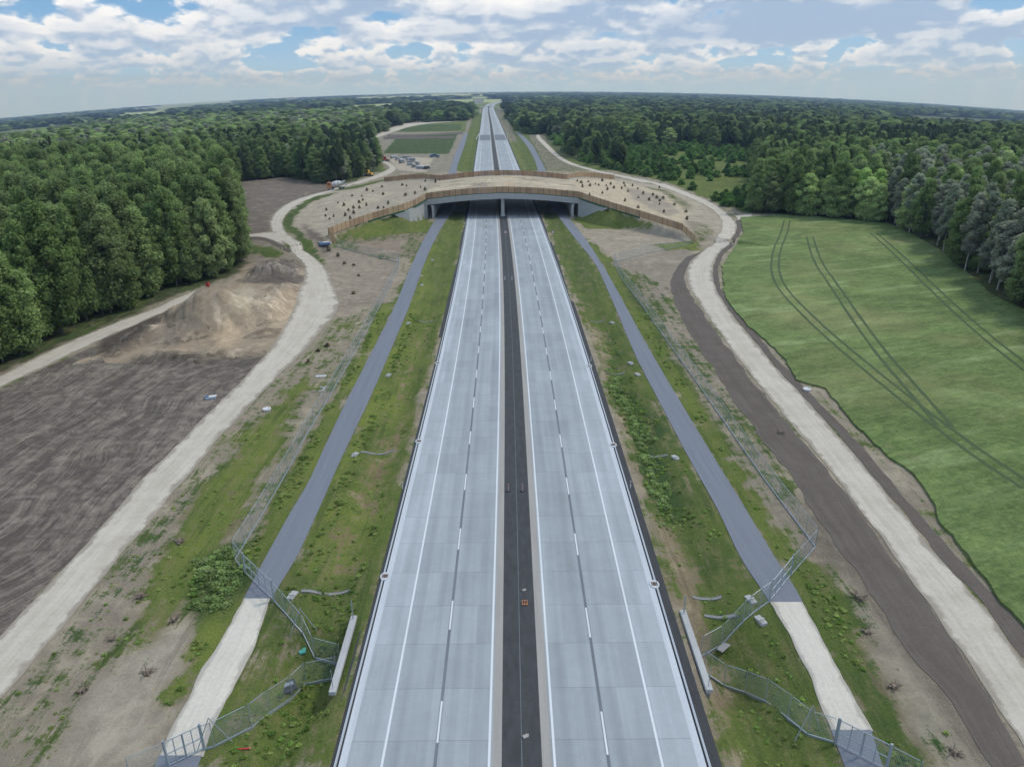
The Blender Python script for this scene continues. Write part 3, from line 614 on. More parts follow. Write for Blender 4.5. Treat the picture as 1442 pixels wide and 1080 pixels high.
# ------------------------------------------------------------------ wildlife overpass
ov=empty('wildlife_overpass',(XC,YF0,0),0,'wide concrete wildlife bridge covered with sandy soil, spanning both carriageways','bridge')
def rel(P): return [(a-XC,b-YF0,c) for a,b,c in P]
def zt_d(u): return float(np.interp(abs(u),[0,8,16,27,29.5],[8.7,8.45,7.9,6.75,6.45]))
us=np.linspace(-29,29,59)
def sbox(name,y0,y1,top,bot,mat,u0=-29,u1=29):
    """bent slab following the arched deck"""
    V=[];Fc=[];u=[q for q in us if u0<=q<=u1]
    for q in u:
        z=zt_d(q);V+=[(q,y0,z+top),(q,y1,z+top),(q,y1,z+bot),(q,y0,z+bot)]
    for i in range(len(u)-1):
        a=4*i;b=a+4
        for k in range(4): Fc.append((a+k,b+k,b+(k+1)%4,a+(k+1)%4))
    Fc.append((0,1,2,3));n=4*(len(u)-1);Fc.append((n+3,n+2,n+1,n))
    return mesh_obj(name,V,Fc,mat,ov)
D=YB0-YF0
sbox('deck_slab',.35,D-.35,-.85,-1.75,M['concrete_dark'],-28.5,28.5)
sbox('edge_beam',0,.5,-.05,-.95,M['concrete']);sbox('edge_beam',D-.5,D,-.05,-.95,M['concrete'])
for y0 in (.12,D-.5): sbox('edge_girder',y0,y0+.38,-.97,-2.0,M['concrete'],-28.3,28.3)
for k in range(10): sbox('girder',2.5+k*5.4,3.1+k*5.4,-1.76,-2.25,M['concrete_dark'],-28,28)
# central wall pier
def rbox(name,c,d,mat,parent,bv=.04,rz=0):
    o=MB().box(c,d,rz).build(name,mat,parent)
    if bv: bevel(o,bv)
    return o
rbox('central_pier',(0,D/2+.6,3.1),(1.15,D-2.6,6.9),M['concrete'],ov)
rbox('pier_foot',(0,D/2+.6,.35),(1.7,D-2,.5),M['concrete'],ov)
for sg in(-1,1):
    rbox('abutment_wall',(sg*27.9,D/2,2.4),(.9,D-1.4,5.6),M['concrete_dark'],ov)
    for k in range(12):
        y=.9+k*(D-1.8)/11
        rbox('support_column',(sg*25.3,y,1.9),(.9,1.1,4.4),M['concrete'],ov,.06)
    sbox('cap_beam',.5,D-.5,-2.3,-3.0,M['concrete'],*( (-26.2,-24.4) if sg<0 else (24.4,26.2)))
    for front in(True,False):
        line=FL if front else BL
        # wing wall: from the abutment along the fence line, its foot following the bank
        xs=np.linspace(XC+sg*28.2,XC+sg*37.0,12);V=[];Fc=[]
        for x in xs:
            y=float(YFRONT(x) if front else YBACK(x));xa=abs(x-XC);zt=float(ZTOP(xa))-.12;zb=min(zt-.02,(xa-28.6)*.80-.9)
            o=-.1 if front else .1;th=2.8 if front else -2.8
            for yy,zz in((y+o,zt),(y+o+th,zt),(y+o+th,zb),(y+o,zb)): V.append((x-XC,yy-YF0,zz))
        for i in range(len(xs)-1):
            a=4*i;b=a+4
            for k in range(4): Fc.append((a+k,b+k,b+(k+1)%4,a+(k+1)%4))
        Fc+= [(0,1,2,3),(len(V)-1,len(V)-2,len(V)-3,len(V)-4)]
        mesh_obj('wing_wall',V,Fc,M['concrete'],ov)
        # abutment return face
        rbox('abutment_post',(sg*28.1,(.35 if front else D-.35),3.05),(1.5,1.1,6.0),M['concrete'],ov,.05)
# soil cover on the deck
gxs=np.linspace(-29.4,29.4,60);gys=np.linspace(.5,D-.5,58);V=[];
for y in gys:
    for x in gxs:
        edge=min(y-.5,D-.5-y);V.append((x,y,zt_d(x)-.02+.25*min(edge/8,1)+float(fbm(x*.15+9,y*.15+3,4)-.5)*.35*min(edge/2,1)))
W=len(gxs);Fc=[(j*W+i,j*W+i+1,(j+1)*W+i+1,(j+1)*W+i) for j in range(len(gys)-1) for i in range(W-1)]
so=mesh_obj('soil_cover',V,Fc,M['ground'],ov,True)
a=np.tile([.345,.305,.25],(len(V),1));b=np.tile([.06,.3,0],(len(V),1))
vv_=np.array(V);cen=np.abs(vv_[:,0]-2.5)<2.5;a[cen]=(.36,.30,.23);
tr_=fbm(vv_[:,0]*.06,vv_[:,1]*.5,66)>.55;a[tr_]=(.42,.38,.31);a[(fbm(vv_[:,0]*.1,vv_[:,1]*.2,67)>.58)]=(.25,.22,.19)
addcol(so.data,'zone_colour',a);addcol(so.data,'zone_veg',b)
# green plinth under the fence + timber fences
def deck_or_bank(x,y):
    xa=abs(x-XC)
    return float(ZTOP(xa)) if xa<84 else 0.0
def timber_fence(name,pts,label,group,mats,ret=None,plinth=None,h=2.25):
    P=resample(np.array(pts),2.0) if len(pts)>2 else np.array(pts)
    root=empty(name,(P[0][0],P[0][1],deck_or_bank(*P[0])),0,label,'fence',group)
    o0=np.array([P[0][0],P[0][1],root.location.z])
    Z=[deck_or_bank(*p) for p in P]
    if ret:
        for (x,y,z) in ret[0]: pass
    pl=MB()
    for i in range(len(P)-1):
        a=np.array([*P[i],Z[i]])-o0;b=np.array([*P[i+1],Z[i+1]])-o0;u=(b-a)[:2];L=np.hypot(*u);u=u/L;nn=np.array([-u[1],u[0]])
        m=MB();nb=9;hh=h+random.uniform(-.03,.03)
        for k in range(nb):
            f0,f1=(k+.04)/nb,(k+.96)/nb;off=(.03 if k%2 else -.03)
            q=[]
            for f in(f0,f1):
                for s in(-.02,.02):
                    p=a*(1-f)+b*f;x,y=p[:2]+nn*(off+s)
                    q+= [(x,y,p[2]+.12),(x,y,p[2]+hh)]
            n=len(m.v);m.v+=q
            for fc in((0,4,5,1),(2,3,7,6),(0,1,3,2),(4,6,7,5),(1,5,7,3),(0,2,6,4)): m.f.append(tuple(n+t for t in fc))
        mt=random.choice(mats) if not callable(mats) else mats(P[i])
        m.build('panel',mt,root)
        m=MB().box((a[0],a[1],a[2]+h/2+.05),(.14,.14,h+.1),math.atan2(u[1],u[0]));m.build('post',M['post_brown'] if random.random()<.8 else M['steel'],root)
        if plinth and abs(P[i][0]-XC)<plinth:
            for s,zz in((0,0),):
                n=len(pl.v)
                for p in(a,b):
                    for o in(-.16,.16):
                        x,y=p[:2]+nn*o;pl.v+=[(x,y,p[2]-.32),(x,y,p[2]+.14)]
                for fc in((0,4,5,1),(2,3,7,6),(1,5,7,3),(0,2,6,4),(0,1,3,2),(4,6,7,5)): pl.f.append(tuple(n+t for t in fc))
    if pl.v: pl.build('plinth',M['green_edge'],root)
    return root
def fence_pts(line,Y0,pts,front):
    l=[(x,y) for x,y,z in pts if x<XC-29];r=[(x,y) for x,y,z in pts if x>XC+29]
    return l,[(XC-27.5,Y0+(.18 if front else -.18)),(XC+27.5,Y0+(.18 if front else -.18))],r
l,c,r=fence_pts(FL,YF0,FRONT,True)
pa=lambda p:random.choice([M['wood_a'],M['wood_b'],M['wood_b']])  # lighter wood mix puts the sunlight on the left screen into its colour
pb=lambda p:random.choice([M['wood_a'],M['wood_a'],M['wood_c']])  # browner wood mix, standing for less sunlight on the right near screen
def cr(P): return [tuple(p) for p in chaikin(P,1)]
timber_fence('timber_screen_fence',cr(l+[c[0]]),'tall sunlit orange-brown timber screen on the left ramp facing the camera, west of the near parapet','timber screens of the overpass',pa,plinth=44)
timber_fence('timber_screen_fence',[c[0],((c[0][0]+c[1][0])/2,c[0][1]),c[1]],'brown timber screen along the near parapet directly above both carriageways',"timber screens of the overpass",pb,plinth=44)
timber_fence('timber_screen_fence',cr([c[1]]+r),'brown timber screen descending the right ramp on the near side of the overpass','timber screens of the overpass',pb,plinth=44)
def small_return(p0,px1,label):
    x1,y1=at(*px1);P=resample(np.array([p0[:2],(x1,y1)]),2.0)
    root=empty('timber_screen_fence',(P[0][0],P[0][1],0),0,label,'fence','timber screens of the overpass')
    z0=p0[2];n=len(P)
    for i in range(n-1):
        za=z0*(1-i/(n-1));zb=z0*(1-(i+1)/(n-1));a=P[i]-P[0];b=P[i+1]-P[0];m=MB();d=(b-a);L=np.hypot(*d);an=math.atan2(d[1],d[0])
        for k in range(8):
            f=(k+.5)/8;p=a*(1-f)+b*f;z=za*(1-f)+zb*f;m.box((p[0],p[1],z+1.1),(L/8*.93,.05,2.1),an)
        m.build('panel',M['wood_b'],root);MB().box((a[0],a[1],za+1.12),(.14,.14,2.3),an).build('post',M['post_brown'],root)
small_return(FRONT[0],(473,345),'short pale timber return at the left tip of the near screen')
small_return(FRONT[-1],(979,343),'short timber return at the right tip of the near screen')
l,c,r=fence_pts(BL,YB0,BACK,False)
timber_fence('timber_screen_fence',cr(l+[c[0]]),'far timber screen on the left ramp beyond the planted soil','timber screens of the overpass',pb,plinth=None)
timber_fence('timber_screen_fence',[c[0],((c[0][0]+c[1][0])/2,c[0][1]),c[1]],'far timber screen along the back parapet above the carriageways','timber screens of the overpass',pb)
timber_fence('timber_screen_fence',cr([c[1]]+r),'pale orange far timber screen on the right ramp beside the gravel track','timber screens of the overpass',lambda p:M['wood_b'])
# ------------------------------------------------------------------ world, sun
w=bpy.data.worlds.new('World');SC.world=w;w.use_nodes=True;T=w.node_tree;T.nodes.clear()
class WN(NT):
    def __init__(s): s.t=T;s.out=T.nodes.new('ShaderNodeOutputWorld')
t=WN();SUN_EL,SUN_AZ=54,68   # azimuth clockwise from +Y
sky=t.n('ShaderNodeTexSky',sky_type='NISHITA',sun_disc=False,sun_elevation=R(SUN_EL),sun_rotation=R(SUN_AZ),altitude=150,air_density=1.1,dust_density=1.2,ozone_density=1.4)
g=t.co('Generated');s=t.n('ShaderNodeSeparateXYZ');t.l(g,s.inputs[0]);dx,dy,dz=s.outputs
zc=t.math('MAXIMUM',dz,0.0);zs=t.math('ADD',zc,.030)
# cumulus seen edge on: puffs shrink and flatten towards the horizon, in three crossfaded bands
wv=t.math('MULTIPLY',t.math('LOGARITHM',zs,math.e),-1.15)
az=t.math('ARCTAN2',dx,dy)
wa=t.ss(zc,.040,.062);wb=t.ss(zc,.014,.026)
def cloud(dw,s,detail,rough=.52,off=0.0):
    r=[]
    for i,k in enumerate((4.8,9.0,18.0)):
        c=t.n('ShaderNodeCombineXYZ');t.l(t.math('MULTIPLY_ADD',az,k,i*5.3),c.inputs[0]);t.l(t.math('ADD',wv,dw),c.inputs[1]);c.inputs[2].default_value=off
        r.append(t.noise(c.outputs[0],s,detail,rough,.0))
    def mx(f,a,b): return t.math('ADD',a,t.math('MULTIPLY',f,t.math('SUBTRACT',b,a)))
    return mx(wa,mx(wb,r[2],r[1]),r[0])
n0=cloud(0,1.9,10,.55,3.4);n1=cloud(-.10,1.9,6,.5,3.4);nb=cloud(0,.55,3,.5,7.7);nf_=cloud(0,6.0,5,.6,1.3)
den=t.math('ADD',n0,t.math('MULTIPLY_ADD',nb,.42,-.20))
bank=t.math('POWER',math.e,t.math('MULTIPLY',t.math('ADD',t.math('POWER',t.math('DIVIDE',t.math('SUBTRACT',az,.36),.17),2.0),t.math('POWER',t.math('DIVIDE',t.math('SUBTRACT',zc,.068),.022),2.0)),-1.0))
den=t.math('ADD',den,t.math('MULTIPLY',bank,.10))
mask=t.ss(den,.44,.50)
lit=t.math('SUBTRACT',n0,n1);lit=t.math('ADD',t.math('MULTIPLY',lit,1.0),t.math('MULTIPLY_ADD',nf_,.22,-.11))
thick=t.ss(t.math('ADD',den,t.math('MULTIPLY',nb,.3)),.62,.82)
lit=t.ss(lit,-.075,.07);lit=t.math('MULTIPLY',lit,t.math('SUBTRACT',1.0,t.math('MULTIPLY',thick,.45)));lit=t.math('SUBTRACT',lit,t.math('MULTIPLY',bank,.75),clamp=True)
edge=t.ss(den,.53,.42,0,.35);lit=t.math('ADD',lit,edge,clamp=True)
cc_=t.mix(lit,(3.9,5.2,7.2),(10.6,10.7,10.8))
skc=t.mix(.75,sky.outputs[0],(1.7,4.4,8.4))
skc=t.mix(t.ss(zc,.09,.0),skc,(4.1,6.5,9.0))
base=t.mix(mask,skc,cc_)
hz=t.math('POWER',math.e,t.math('MULTIPLY',zc,-55.0))
base=t.mix(t.math('MULTIPLY',hz,.9),base,(4.6,7.4,10.4))
bg=t.n('ShaderNodeBackground');t.l(base,bg.inputs[0]);bg.inputs[1].default_value=.1;t.l(bg.outputs[0],t.out.inputs[0])
sd=bpy.data.lights.new('sun','SUN');sd.energy=1.9;sd.angle=R(9);sd.color=(1,.93,.82);so_=bpy.data.objects.new('sun',sd);COL.objects.link(so_)
dv=Vector((math.sin(R(SUN_AZ))*math.cos(R(SUN_EL)),math.cos(R(SUN_AZ))*math.cos(R(SUN_EL)),math.sin(R(SUN_EL))));so_.rotation_euler=(-dv).to_track_quat('-Z','Y').to_euler()
SC.view_settings.view_transform='Standard';SC.view_settings.look='None';SC.view_settings.exposure=0;SC.view_settings.gamma=1
SC.cycles.max_bounces=5;SC.cycles.diffuse_bounces=2;SC.cycles.transparent_max_bounces=12;SC.cycles.volume_bounces=0
SC.render.engine='CYCLES'
# aerial haze: one thin homogeneous layer of air over the whole land
t=NT('air');v=t.n('ShaderNodeVolumeScatter');v.inputs['Color'].default_value=(.44,.66,1,1);v.inputs['Density'].default_value=.00011;v.inputs['Anisotropy'].default_value=.2
t.l(v.outputs[0],t.out.inputs['Volume'])
hz_o=MB().box((0,7000,-200),(27000,17500,900)).build('haze',M.setdefault('air',t.m));tag(hz_o,kind='stuff')
# ------------------------------------------------------------------ trees
def shade_attr(me,vals):
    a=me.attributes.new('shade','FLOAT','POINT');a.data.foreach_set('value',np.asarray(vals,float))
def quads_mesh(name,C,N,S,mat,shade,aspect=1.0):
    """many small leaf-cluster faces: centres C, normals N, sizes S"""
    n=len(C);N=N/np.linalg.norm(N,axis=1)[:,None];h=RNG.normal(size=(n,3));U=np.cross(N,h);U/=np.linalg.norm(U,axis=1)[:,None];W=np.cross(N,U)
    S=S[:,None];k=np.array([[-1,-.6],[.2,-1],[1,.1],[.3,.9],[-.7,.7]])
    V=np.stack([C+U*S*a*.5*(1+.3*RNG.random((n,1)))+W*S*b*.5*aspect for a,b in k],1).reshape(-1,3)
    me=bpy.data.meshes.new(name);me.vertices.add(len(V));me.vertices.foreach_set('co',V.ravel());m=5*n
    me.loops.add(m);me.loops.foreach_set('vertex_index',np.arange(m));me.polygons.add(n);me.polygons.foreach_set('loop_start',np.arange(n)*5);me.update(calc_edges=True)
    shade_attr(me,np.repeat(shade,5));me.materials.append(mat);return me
def crown_decid(name,mat,H=20,Rr=4.6,base=.18,nl=26,n=5200,leaf=.62,seed=0,airy=0,cone=.5):
    r=np.random.default_rng(seed);L=[]
    for i in range(nl):
        f=(i+.5)/nl;z=H*(base+(1-base)*f*.93)
        prof=Rr*(math.sin(math.pi*min(1,(.16+.84*f))**(1.15))**.7 if f<.98 else .3)*(1-cone*.35*f)
        a=i*2.4+r.uniform(-.5,.5);d=prof*r.uniform(.35,.78);L.append((d*math.cos(a),d*math.sin(a),z,r.uniform(.28,.46)*Rr*(1-.35*f)))
    L.append((0,0,H*.93,Rr*.28));L=np.array(L)
    w=L[:,3]**2;k=r.choice(len(L),n,p=w/w.sum());d=r.normal(size=(n,3));d/=np.linalg.norm(d,axis=1)[:,None]
    rad=L[k,3]*(r.random(n)**.28)*(1+.15*r.normal(size=n));P=L[k,:3]+d*rad[:,None]*np.array([1,1,.85])
    q=d+.8*r.normal(size=(n,3));q[:,2]+=.35
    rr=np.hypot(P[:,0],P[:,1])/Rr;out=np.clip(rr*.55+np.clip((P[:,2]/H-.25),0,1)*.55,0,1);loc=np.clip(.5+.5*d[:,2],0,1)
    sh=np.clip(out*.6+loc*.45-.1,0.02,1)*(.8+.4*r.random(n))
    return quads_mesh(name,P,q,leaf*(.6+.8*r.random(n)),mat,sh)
def crown_pine(name,mat,H=21,Rr=2.9,base=.3,n=3600,seed=0,leaf=.55,spruce=False):
    r=np.random.default_rng(seed);t=r.random(n)
    z=H*(base+(1-base)*t);tier=12 if spruce else 7
    if spruce: env=Rr*(1-t)**.85+.15;env*=.72+.28*(1-np.mod(t*tier,1))
    else: env=Rr*np.sin(np.pi*(.12+.86*t))**.75
    a=r.uniform(0,2*np.pi,n);lob=.75+.25*np.cos(a*5+np.floor(t*tier)*1.7)
    d=env*lob*(r.random(n)**.4);P=np.stack([d*np.cos(a),d*np.sin(a),z-.12*d],1)
    q=np.stack([np.cos(a)*.5,np.sin(a)*.5,np.ones(n)],1)+.6*r.normal(size=(n,3))
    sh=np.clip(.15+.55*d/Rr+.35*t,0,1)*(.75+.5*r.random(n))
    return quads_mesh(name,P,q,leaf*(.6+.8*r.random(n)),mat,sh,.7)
def trunk_mesh(name,H,r0,mat,base,branches,seed,reach):
    rr=random.Random(seed);m=MB();p=Vector((0,0,-.4));k=6
    for i in range(k):
        q=Vector((rr.uniform(-.18,.18)*i*.4,rr.uniform(-.18,.18)*i*.4,H*.9*(i+1)/k));m.tube(p,q,r0*(1-i/k*.85),r0*(1-(i+1)/k*.85),7,False);
        if i>=k*base-1:
            for _ in range(branches):
                a=rr.uniform(0,6.28);s=rr.uniform(.35,.8)*reach*(1-i/k*.6);m.tube(q,q+Vector((math.cos(a)*s,math.sin(a)*s,s*rr.uniform(.3,.9))),r0*.3*(1-i/k*.6),.03,5,False)
        p=q
    me=bpy.data.meshes.new(name);me.from_pydata([tuple(v) for v in m.v],[],m.f);me.materials.append(mat);return me
KINDS={}
for i in range(3): KINDS.setdefault('alder_tree',[]).append((crown_decid('crown',M['leaf_dark'],20+i*1.2,4.3+.35*i,.10,40,15000,.35,10+i,cone=.75),trunk_mesh('trunk',19,.24,M['bark'],.2,3,i,3.4)))
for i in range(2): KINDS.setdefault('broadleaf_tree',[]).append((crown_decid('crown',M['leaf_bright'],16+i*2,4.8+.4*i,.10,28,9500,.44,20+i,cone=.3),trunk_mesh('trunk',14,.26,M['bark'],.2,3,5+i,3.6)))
for i in range(2): KINDS.setdefault('birch_tree',[]).append((crown_decid('crown',M['leaf_pale'],18+i*1.5,3.3+.3*i,.26,24,6500,.38,30+i,cone=.15),trunk_mesh('trunk',18,.19,M['bark_pale'],.3,3,9+i,2.8)))
for i in range(2): KINDS.setdefault('pine_tree',[]).append((crown_pine('crown',M['needle'],20+i*2,2.9,.42,6500,40+i,leaf=.40),trunk_mesh('trunk',19,.22,M['bark'],.5,2,13+i,2.0)))
KINDS['spruce_tree']=[(crown_pine('crown',M['needle'],22,3.1,.08,8000,50,leaf=.42,spruce=True),trunk_mesh('trunk',20,.22,M['bark'],.9,0,17,1))]
def crown_bush(name,mat,H,Rr,n,leaf,seed):
    return crown_decid(name,mat,H,Rr,-.05,14,n,leaf,seed,cone=.2)
KINDS['bush']=[(crown_bush('crown',M['shrub'],5.2,3.0,2200,.5,60),trunk_mesh('stem',4,.10,M['bark'],.1,3,21,1.6)),(crown_bush('crown',M['shrub'],3.6,2.2,1600,.42,61),trunk_mesh('stem',3,.08,M['bark'],.1,3,22,1.2))]
# where the woods stand: outlines traced on the ground
W_LEFT=[(-500,640),(-60,553),(0,516),(62,484),(135,457),(206,424),(296,392),(338,374),(347,345),(330,322),(318,300),(312,285),(280,262),(200,262),(-500,380)]
W_BACK=[(-500,395),(200,262),(300,268),(326,259),(400,249),(440,258),(472,260),(508,250),(533,236),(533,224),(522,214),(505,205),(380,205),(200,225),(-500,320)]
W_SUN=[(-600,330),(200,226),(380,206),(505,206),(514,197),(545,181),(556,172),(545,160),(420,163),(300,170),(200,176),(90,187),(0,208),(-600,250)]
W_CON=[(556,176),(600,171),(640,168),(652,163),(663,158),(640,150),(600,151),(560,153),(545,165)]
W_RIGHT=[(2300,1100),(1700,640),(1510,480),(1440,437),(1393,415),(1360,385),(1320,351),(1273,325),(1247,315),(1150,306),(1048,299),(1015,288),(985,273),(940,256),(880,243),(836,234),(798,219),(782,205),(768,186),(800,178),(762,170),(742,163),(722,152),(735,146),(900,141),(1200,149),(1500,166),(2300,260)]
OPEN_R=[(900,222),(960,214),(1010,214),(1060,226),(1062,272),(1015,287),(975,268),(930,252),(880,240)]
CLR=[(1228,168),(1290,163),(1445,171),(1445,182),(1330,184),(1230,180)]
FAR_FIELDS=[[(900,142),(1020,141),(1100,145),(1000,147),(900,146)],[(150,158),(260,147),(330,143),(330,147),(240,156)],[(-100,215),(0,196),(70,180),(140,176),(145,182),(60,200),(0,215),(-100,235)],[(140,170),(180,163),(235,154),(242,160),(190,170),(150,176)],[(480,152),(560,146),(690,137),(690,145),(640,149),(560,151),(490,155)],[(500,139),(600,136),(690,134),(690,136),(600,139),(500,143)]]
pts=[];Y=82.0
while Y<9500:
    s=max(4.6,Y*.0125);xs=np.arange(-Y*1.25-60,Y*1.25+60,s)
    xs=xs+RNG.uniform(-.42,.42,len(xs))*s;pts.append(np.stack([xs,Y+RNG.uniform(-.42,.42,len(xs))*s,np.full(len(xs),s)],1));Y+=s
pts=np.concatenate(pts);X_,Y_,S_=pts.T;Z_=G(X_,Y_);PX,PY=proj(np.stack([X_,Y_,Z_],1))
okc=np.abs(X_-CL(Y_))>30
kind=np.full(len(pts),'',dtype=object);u=RNG.random(len(pts));nz=fbm(X_*.012,Y_*.012,200);nz2=fbm(X_*.03,Y_*.03,300)
def put(mask,names,probs):
    i=np.where(mask&okc)[0];c=RNG.choice(len(names),len(i),p=probs);kind[i]=np.array(names,dtype=object)[c]
# distant belts first
far=(Y_>520)
nf=fbm(X_/900,Y_/500,77)
put(far&(nf<np.where((X_<-30)&(Y_>2300),.40,.52))&(PY<190),['pine_tree','alder_tree','broadleaf_tree'],[.5,.3,.2])
for f in FAR_FIELDS: kind[inpoly(PX,PY,f)]=''
m=inpoly(PX,PY,W_SUN);put(m,['broadleaf_tree','alder_tree','birch_tree'],[.70,.10,.20]);put(m&(nz>.60),['birch_tree','alder_tree'],[.6,.4]);  # mostly bright leaves: the sunlight on this wood is put into leaf colour
m=inpoly(PX,PY,W_CON);put(m,['pine_tree','alder_tree'],[.75,.25])
m=inpoly(PX,PY,W_LEFT);put(m,['alder_tree','broadleaf_tree'],[.97,.03])
m=inpoly(PX,PY,W_BACK);put(m,['alder_tree','pine_tree','spruce_tree','birch_tree'],[.62,.2,.08,.10]);put(m&(PX>455),['pine_tree','alder_tree','birch_tree'],[.55,.25,.20])
m=inpoly(PX,PY,W_RIGHT);put(m,['alder_tree','pine_tree','broadleaf_tree','birch_tree'],[.58,.24,.10,.08]);put(m&(nz2>.51)&(Y_<900),['broadleaf_tree','alder_tree'],[.45,.55])
put(m&(Y_<330)&(PX>1210),['birch_tree','alder_tree','broadleaf_tree'],[.66,.22,.12]);put(m&(Y_>420)&(nz>.44),['pine_tree','spruce_tree','alder_tree'],[.6,.1,.3])
bushy=m&(((PX<1010)&(PY>196)&(Y_<700)&(nz2<.50))|((PX<1062)&(PX>850)&(PY>212)&(PY<300)&(nz2<.66)));put(bushy,['bush'],[1.]);
put(inpoly(PX,PY,OPEN_R),['bush'],[1.]);kind[inpoly(PX,PY,OPEN_R)&((u<.55)|(nz2<.44))]=''
kind[inpoly(PX,PY,CLR)]=''
for f in [[(515,200),(548,181),(575,174),(660,170),(668,160),(640,243),(545,243),(530,226)]]: kind[inpoly(PX,PY,f)]=''
sel=kind!='';X_,Y_,Z_,S_,PX,PY,kind=X_[sel],Y_[sel],Z_[sel],S_[sel],PX[sel],PY[sel],kind[sel]
HS={'alder_tree':1.0,'broadleaf_tree':1.0,'birch_tree':.95,'pine_tree':.92,'spruce_tree':1.0,'bush':1.0}
side=np.where(PX<700,0,1)
hscale=RNG.uniform(.72,1.08,len(X_))*np.where(side==1,np.where(Y_<330,1.03,.82),1.0)*np.where((side==0)&(Y_<330),1.14,1.0)*np.where((side==0)&(Y_>=330),.84,1.0)
hscale=np.where(kind=='bush',RNG.uniform(.6,1.3,len(X_)),hscale)
wscale=np.maximum(S_/5.2,1.0)**.92*RNG.uniform(.85,1.2,len(X_))
infr=(PX>-40)&(PX<1482)&(PY<1200)
# individuals: the trees that show largest, front rows first
EDGE=np.zeros(len(X_))
order=np.argsort(np.where(infr,np.hypot(X_,Y_),1e9))
hidden_rank=np.zeros(len(X_))
# a tree shows if its top is not covered by nearer trees' tops in the picture
topx,topy=proj(np.stack([X_,Y_,Z_+18*hscale],1));cov=np.full(1700,2000.0);vis=np.zeros(len(X_))
for i in order:
    if not infr[i]: continue
    wpx=max(2,int(F*3.2*wscale[i]/np.hypot(X_[i],Y_[i])));a=int(topx[i])+100;a0,a1=max(0,a-wpx),min(1700,a+wpx)
    if a1<=a0: continue
    base_=min(PY[i],1080);c=cov[a0:a1];v=np.clip(np.minimum(c,base_)-topy[i],0,None).sum();vis[i]=v;cov[a0:a1]=np.minimum(c,topy[i])
LAB={}
used={}
WORD={'alder_tree':('tree','dark green dense-crowned tree'),'broadleaf_tree':('tree','fresh green round-crowned tree'),'birch_tree':('tree','pale grey-green slender tree'),'pine_tree':('tree','dark conifer with a bare lower trunk'),'spruce_tree':('tree','dark pointed conifer'),'bush':('bush','bushy green shrub')}
chosen=[]
for k,lim in (('alder_tree',150),('broadleaf_tree',46),('birch_tree',56),('pine_tree',40),('spruce_tree',10),('bush',46)):
    idx_=np.where((kind==k)&infr)[0];idx_=idx_[np.argsort(-vis[idx_])][:lim];chosen+=list(idx_)
chosen_set=set(chosen)
proto={}
PLACE=[(lambda x,y,px:px<700 and y<330,'in the wood beside the spoil heap, left'),(lambda x,y,px:px<700,'in the wood behind the ploughed field, left'),(lambda x,y,px:y<330,'in the wood edging the green crop field, right'),(lambda x,y,px:True,'in the wood beyond the overpass, right')]
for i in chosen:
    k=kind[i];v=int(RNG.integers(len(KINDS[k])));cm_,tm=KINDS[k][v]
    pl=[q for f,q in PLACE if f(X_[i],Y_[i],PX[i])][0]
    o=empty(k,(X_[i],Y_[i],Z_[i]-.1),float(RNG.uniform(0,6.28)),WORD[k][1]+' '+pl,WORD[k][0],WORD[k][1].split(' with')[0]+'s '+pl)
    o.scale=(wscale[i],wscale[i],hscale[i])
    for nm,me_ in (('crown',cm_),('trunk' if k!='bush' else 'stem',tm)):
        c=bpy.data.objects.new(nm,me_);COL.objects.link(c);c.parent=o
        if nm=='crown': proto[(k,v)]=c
# the rest of each kind: one mass per kind and crown, instanced on points
def scatter(name,P,rot,scl,src,kindname='stuff'):
    me=bpy.data.meshes.new(name);me.vertices.add(len(P));me.vertices.foreach_set('co',np.asarray(P,float).ravel())
    a=me.attributes.new('rot','FLOAT_VECTOR','POINT');a.data.foreach_set('vector',np.asarray(rot,float).ravel())
    a=me.attributes.new('scl','FLOAT_VECTOR','POINT');a.data.foreach_set('vector',np.asarray(scl,float).ravel())
    o=bpy.data.objects.new(name,me);COL.objects.link(o);tag(o,kind=kindname)
    ng=bpy.data.node_groups.new(name,'GeometryNodeTree');ng.interface.new_socket('Geometry',in_out='INPUT',socket_type='NodeSocketGeometry');ng.interface.new_socket('Geometry',in_out='OUTPUT',socket_type='NodeSocketGeometry')
    N=ng.nodes;i_=N.new('NodeGroupInput');o_=N.new('NodeGroupOutput');ip=N.new('GeometryNodeInstanceOnPoints');oi=N.new('GeometryNodeObjectInfo');oi.inputs['Object'].default_value=src
    if 'As Instance' in oi.inputs: oi.inputs['As Instance'].default_value=True
    r=N.new('GeometryNodeInputNamedAttribute');r.data_type='FLOAT_VECTOR';r.inputs['Name'].default_value='rot';s=N.new('GeometryNodeInputNamedAttribute');s.data_type='FLOAT_VECTOR';s.inputs['Name'].default_value='scl'
    L=ng.links.new;L(i_.outputs[0],ip.inputs['Points']);L(oi.outputs['Geometry'],ip.inputs['Instance']);L(r.outputs[0],ip.inputs['Rotation']);L(s.outputs[0],ip.inputs['Scale']);L(ip.outputs[0],o_.inputs[0])
    m=o.modifiers.new('scatter','NODES');m.node_group=ng;return o
rest=np.array([i for i in range(len(X_)) if i not in chosen_set])
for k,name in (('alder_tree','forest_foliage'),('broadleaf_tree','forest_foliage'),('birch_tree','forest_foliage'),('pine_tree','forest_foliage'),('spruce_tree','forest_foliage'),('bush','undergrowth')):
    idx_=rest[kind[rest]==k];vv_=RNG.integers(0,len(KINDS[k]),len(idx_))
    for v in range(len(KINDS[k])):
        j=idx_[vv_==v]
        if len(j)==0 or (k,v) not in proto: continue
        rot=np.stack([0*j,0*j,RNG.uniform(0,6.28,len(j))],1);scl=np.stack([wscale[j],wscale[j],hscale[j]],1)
        scatter(name,np.stack([X_[j],Y_[j],Z_[j]-.1],1),rot,scl,proto[(k,v)])
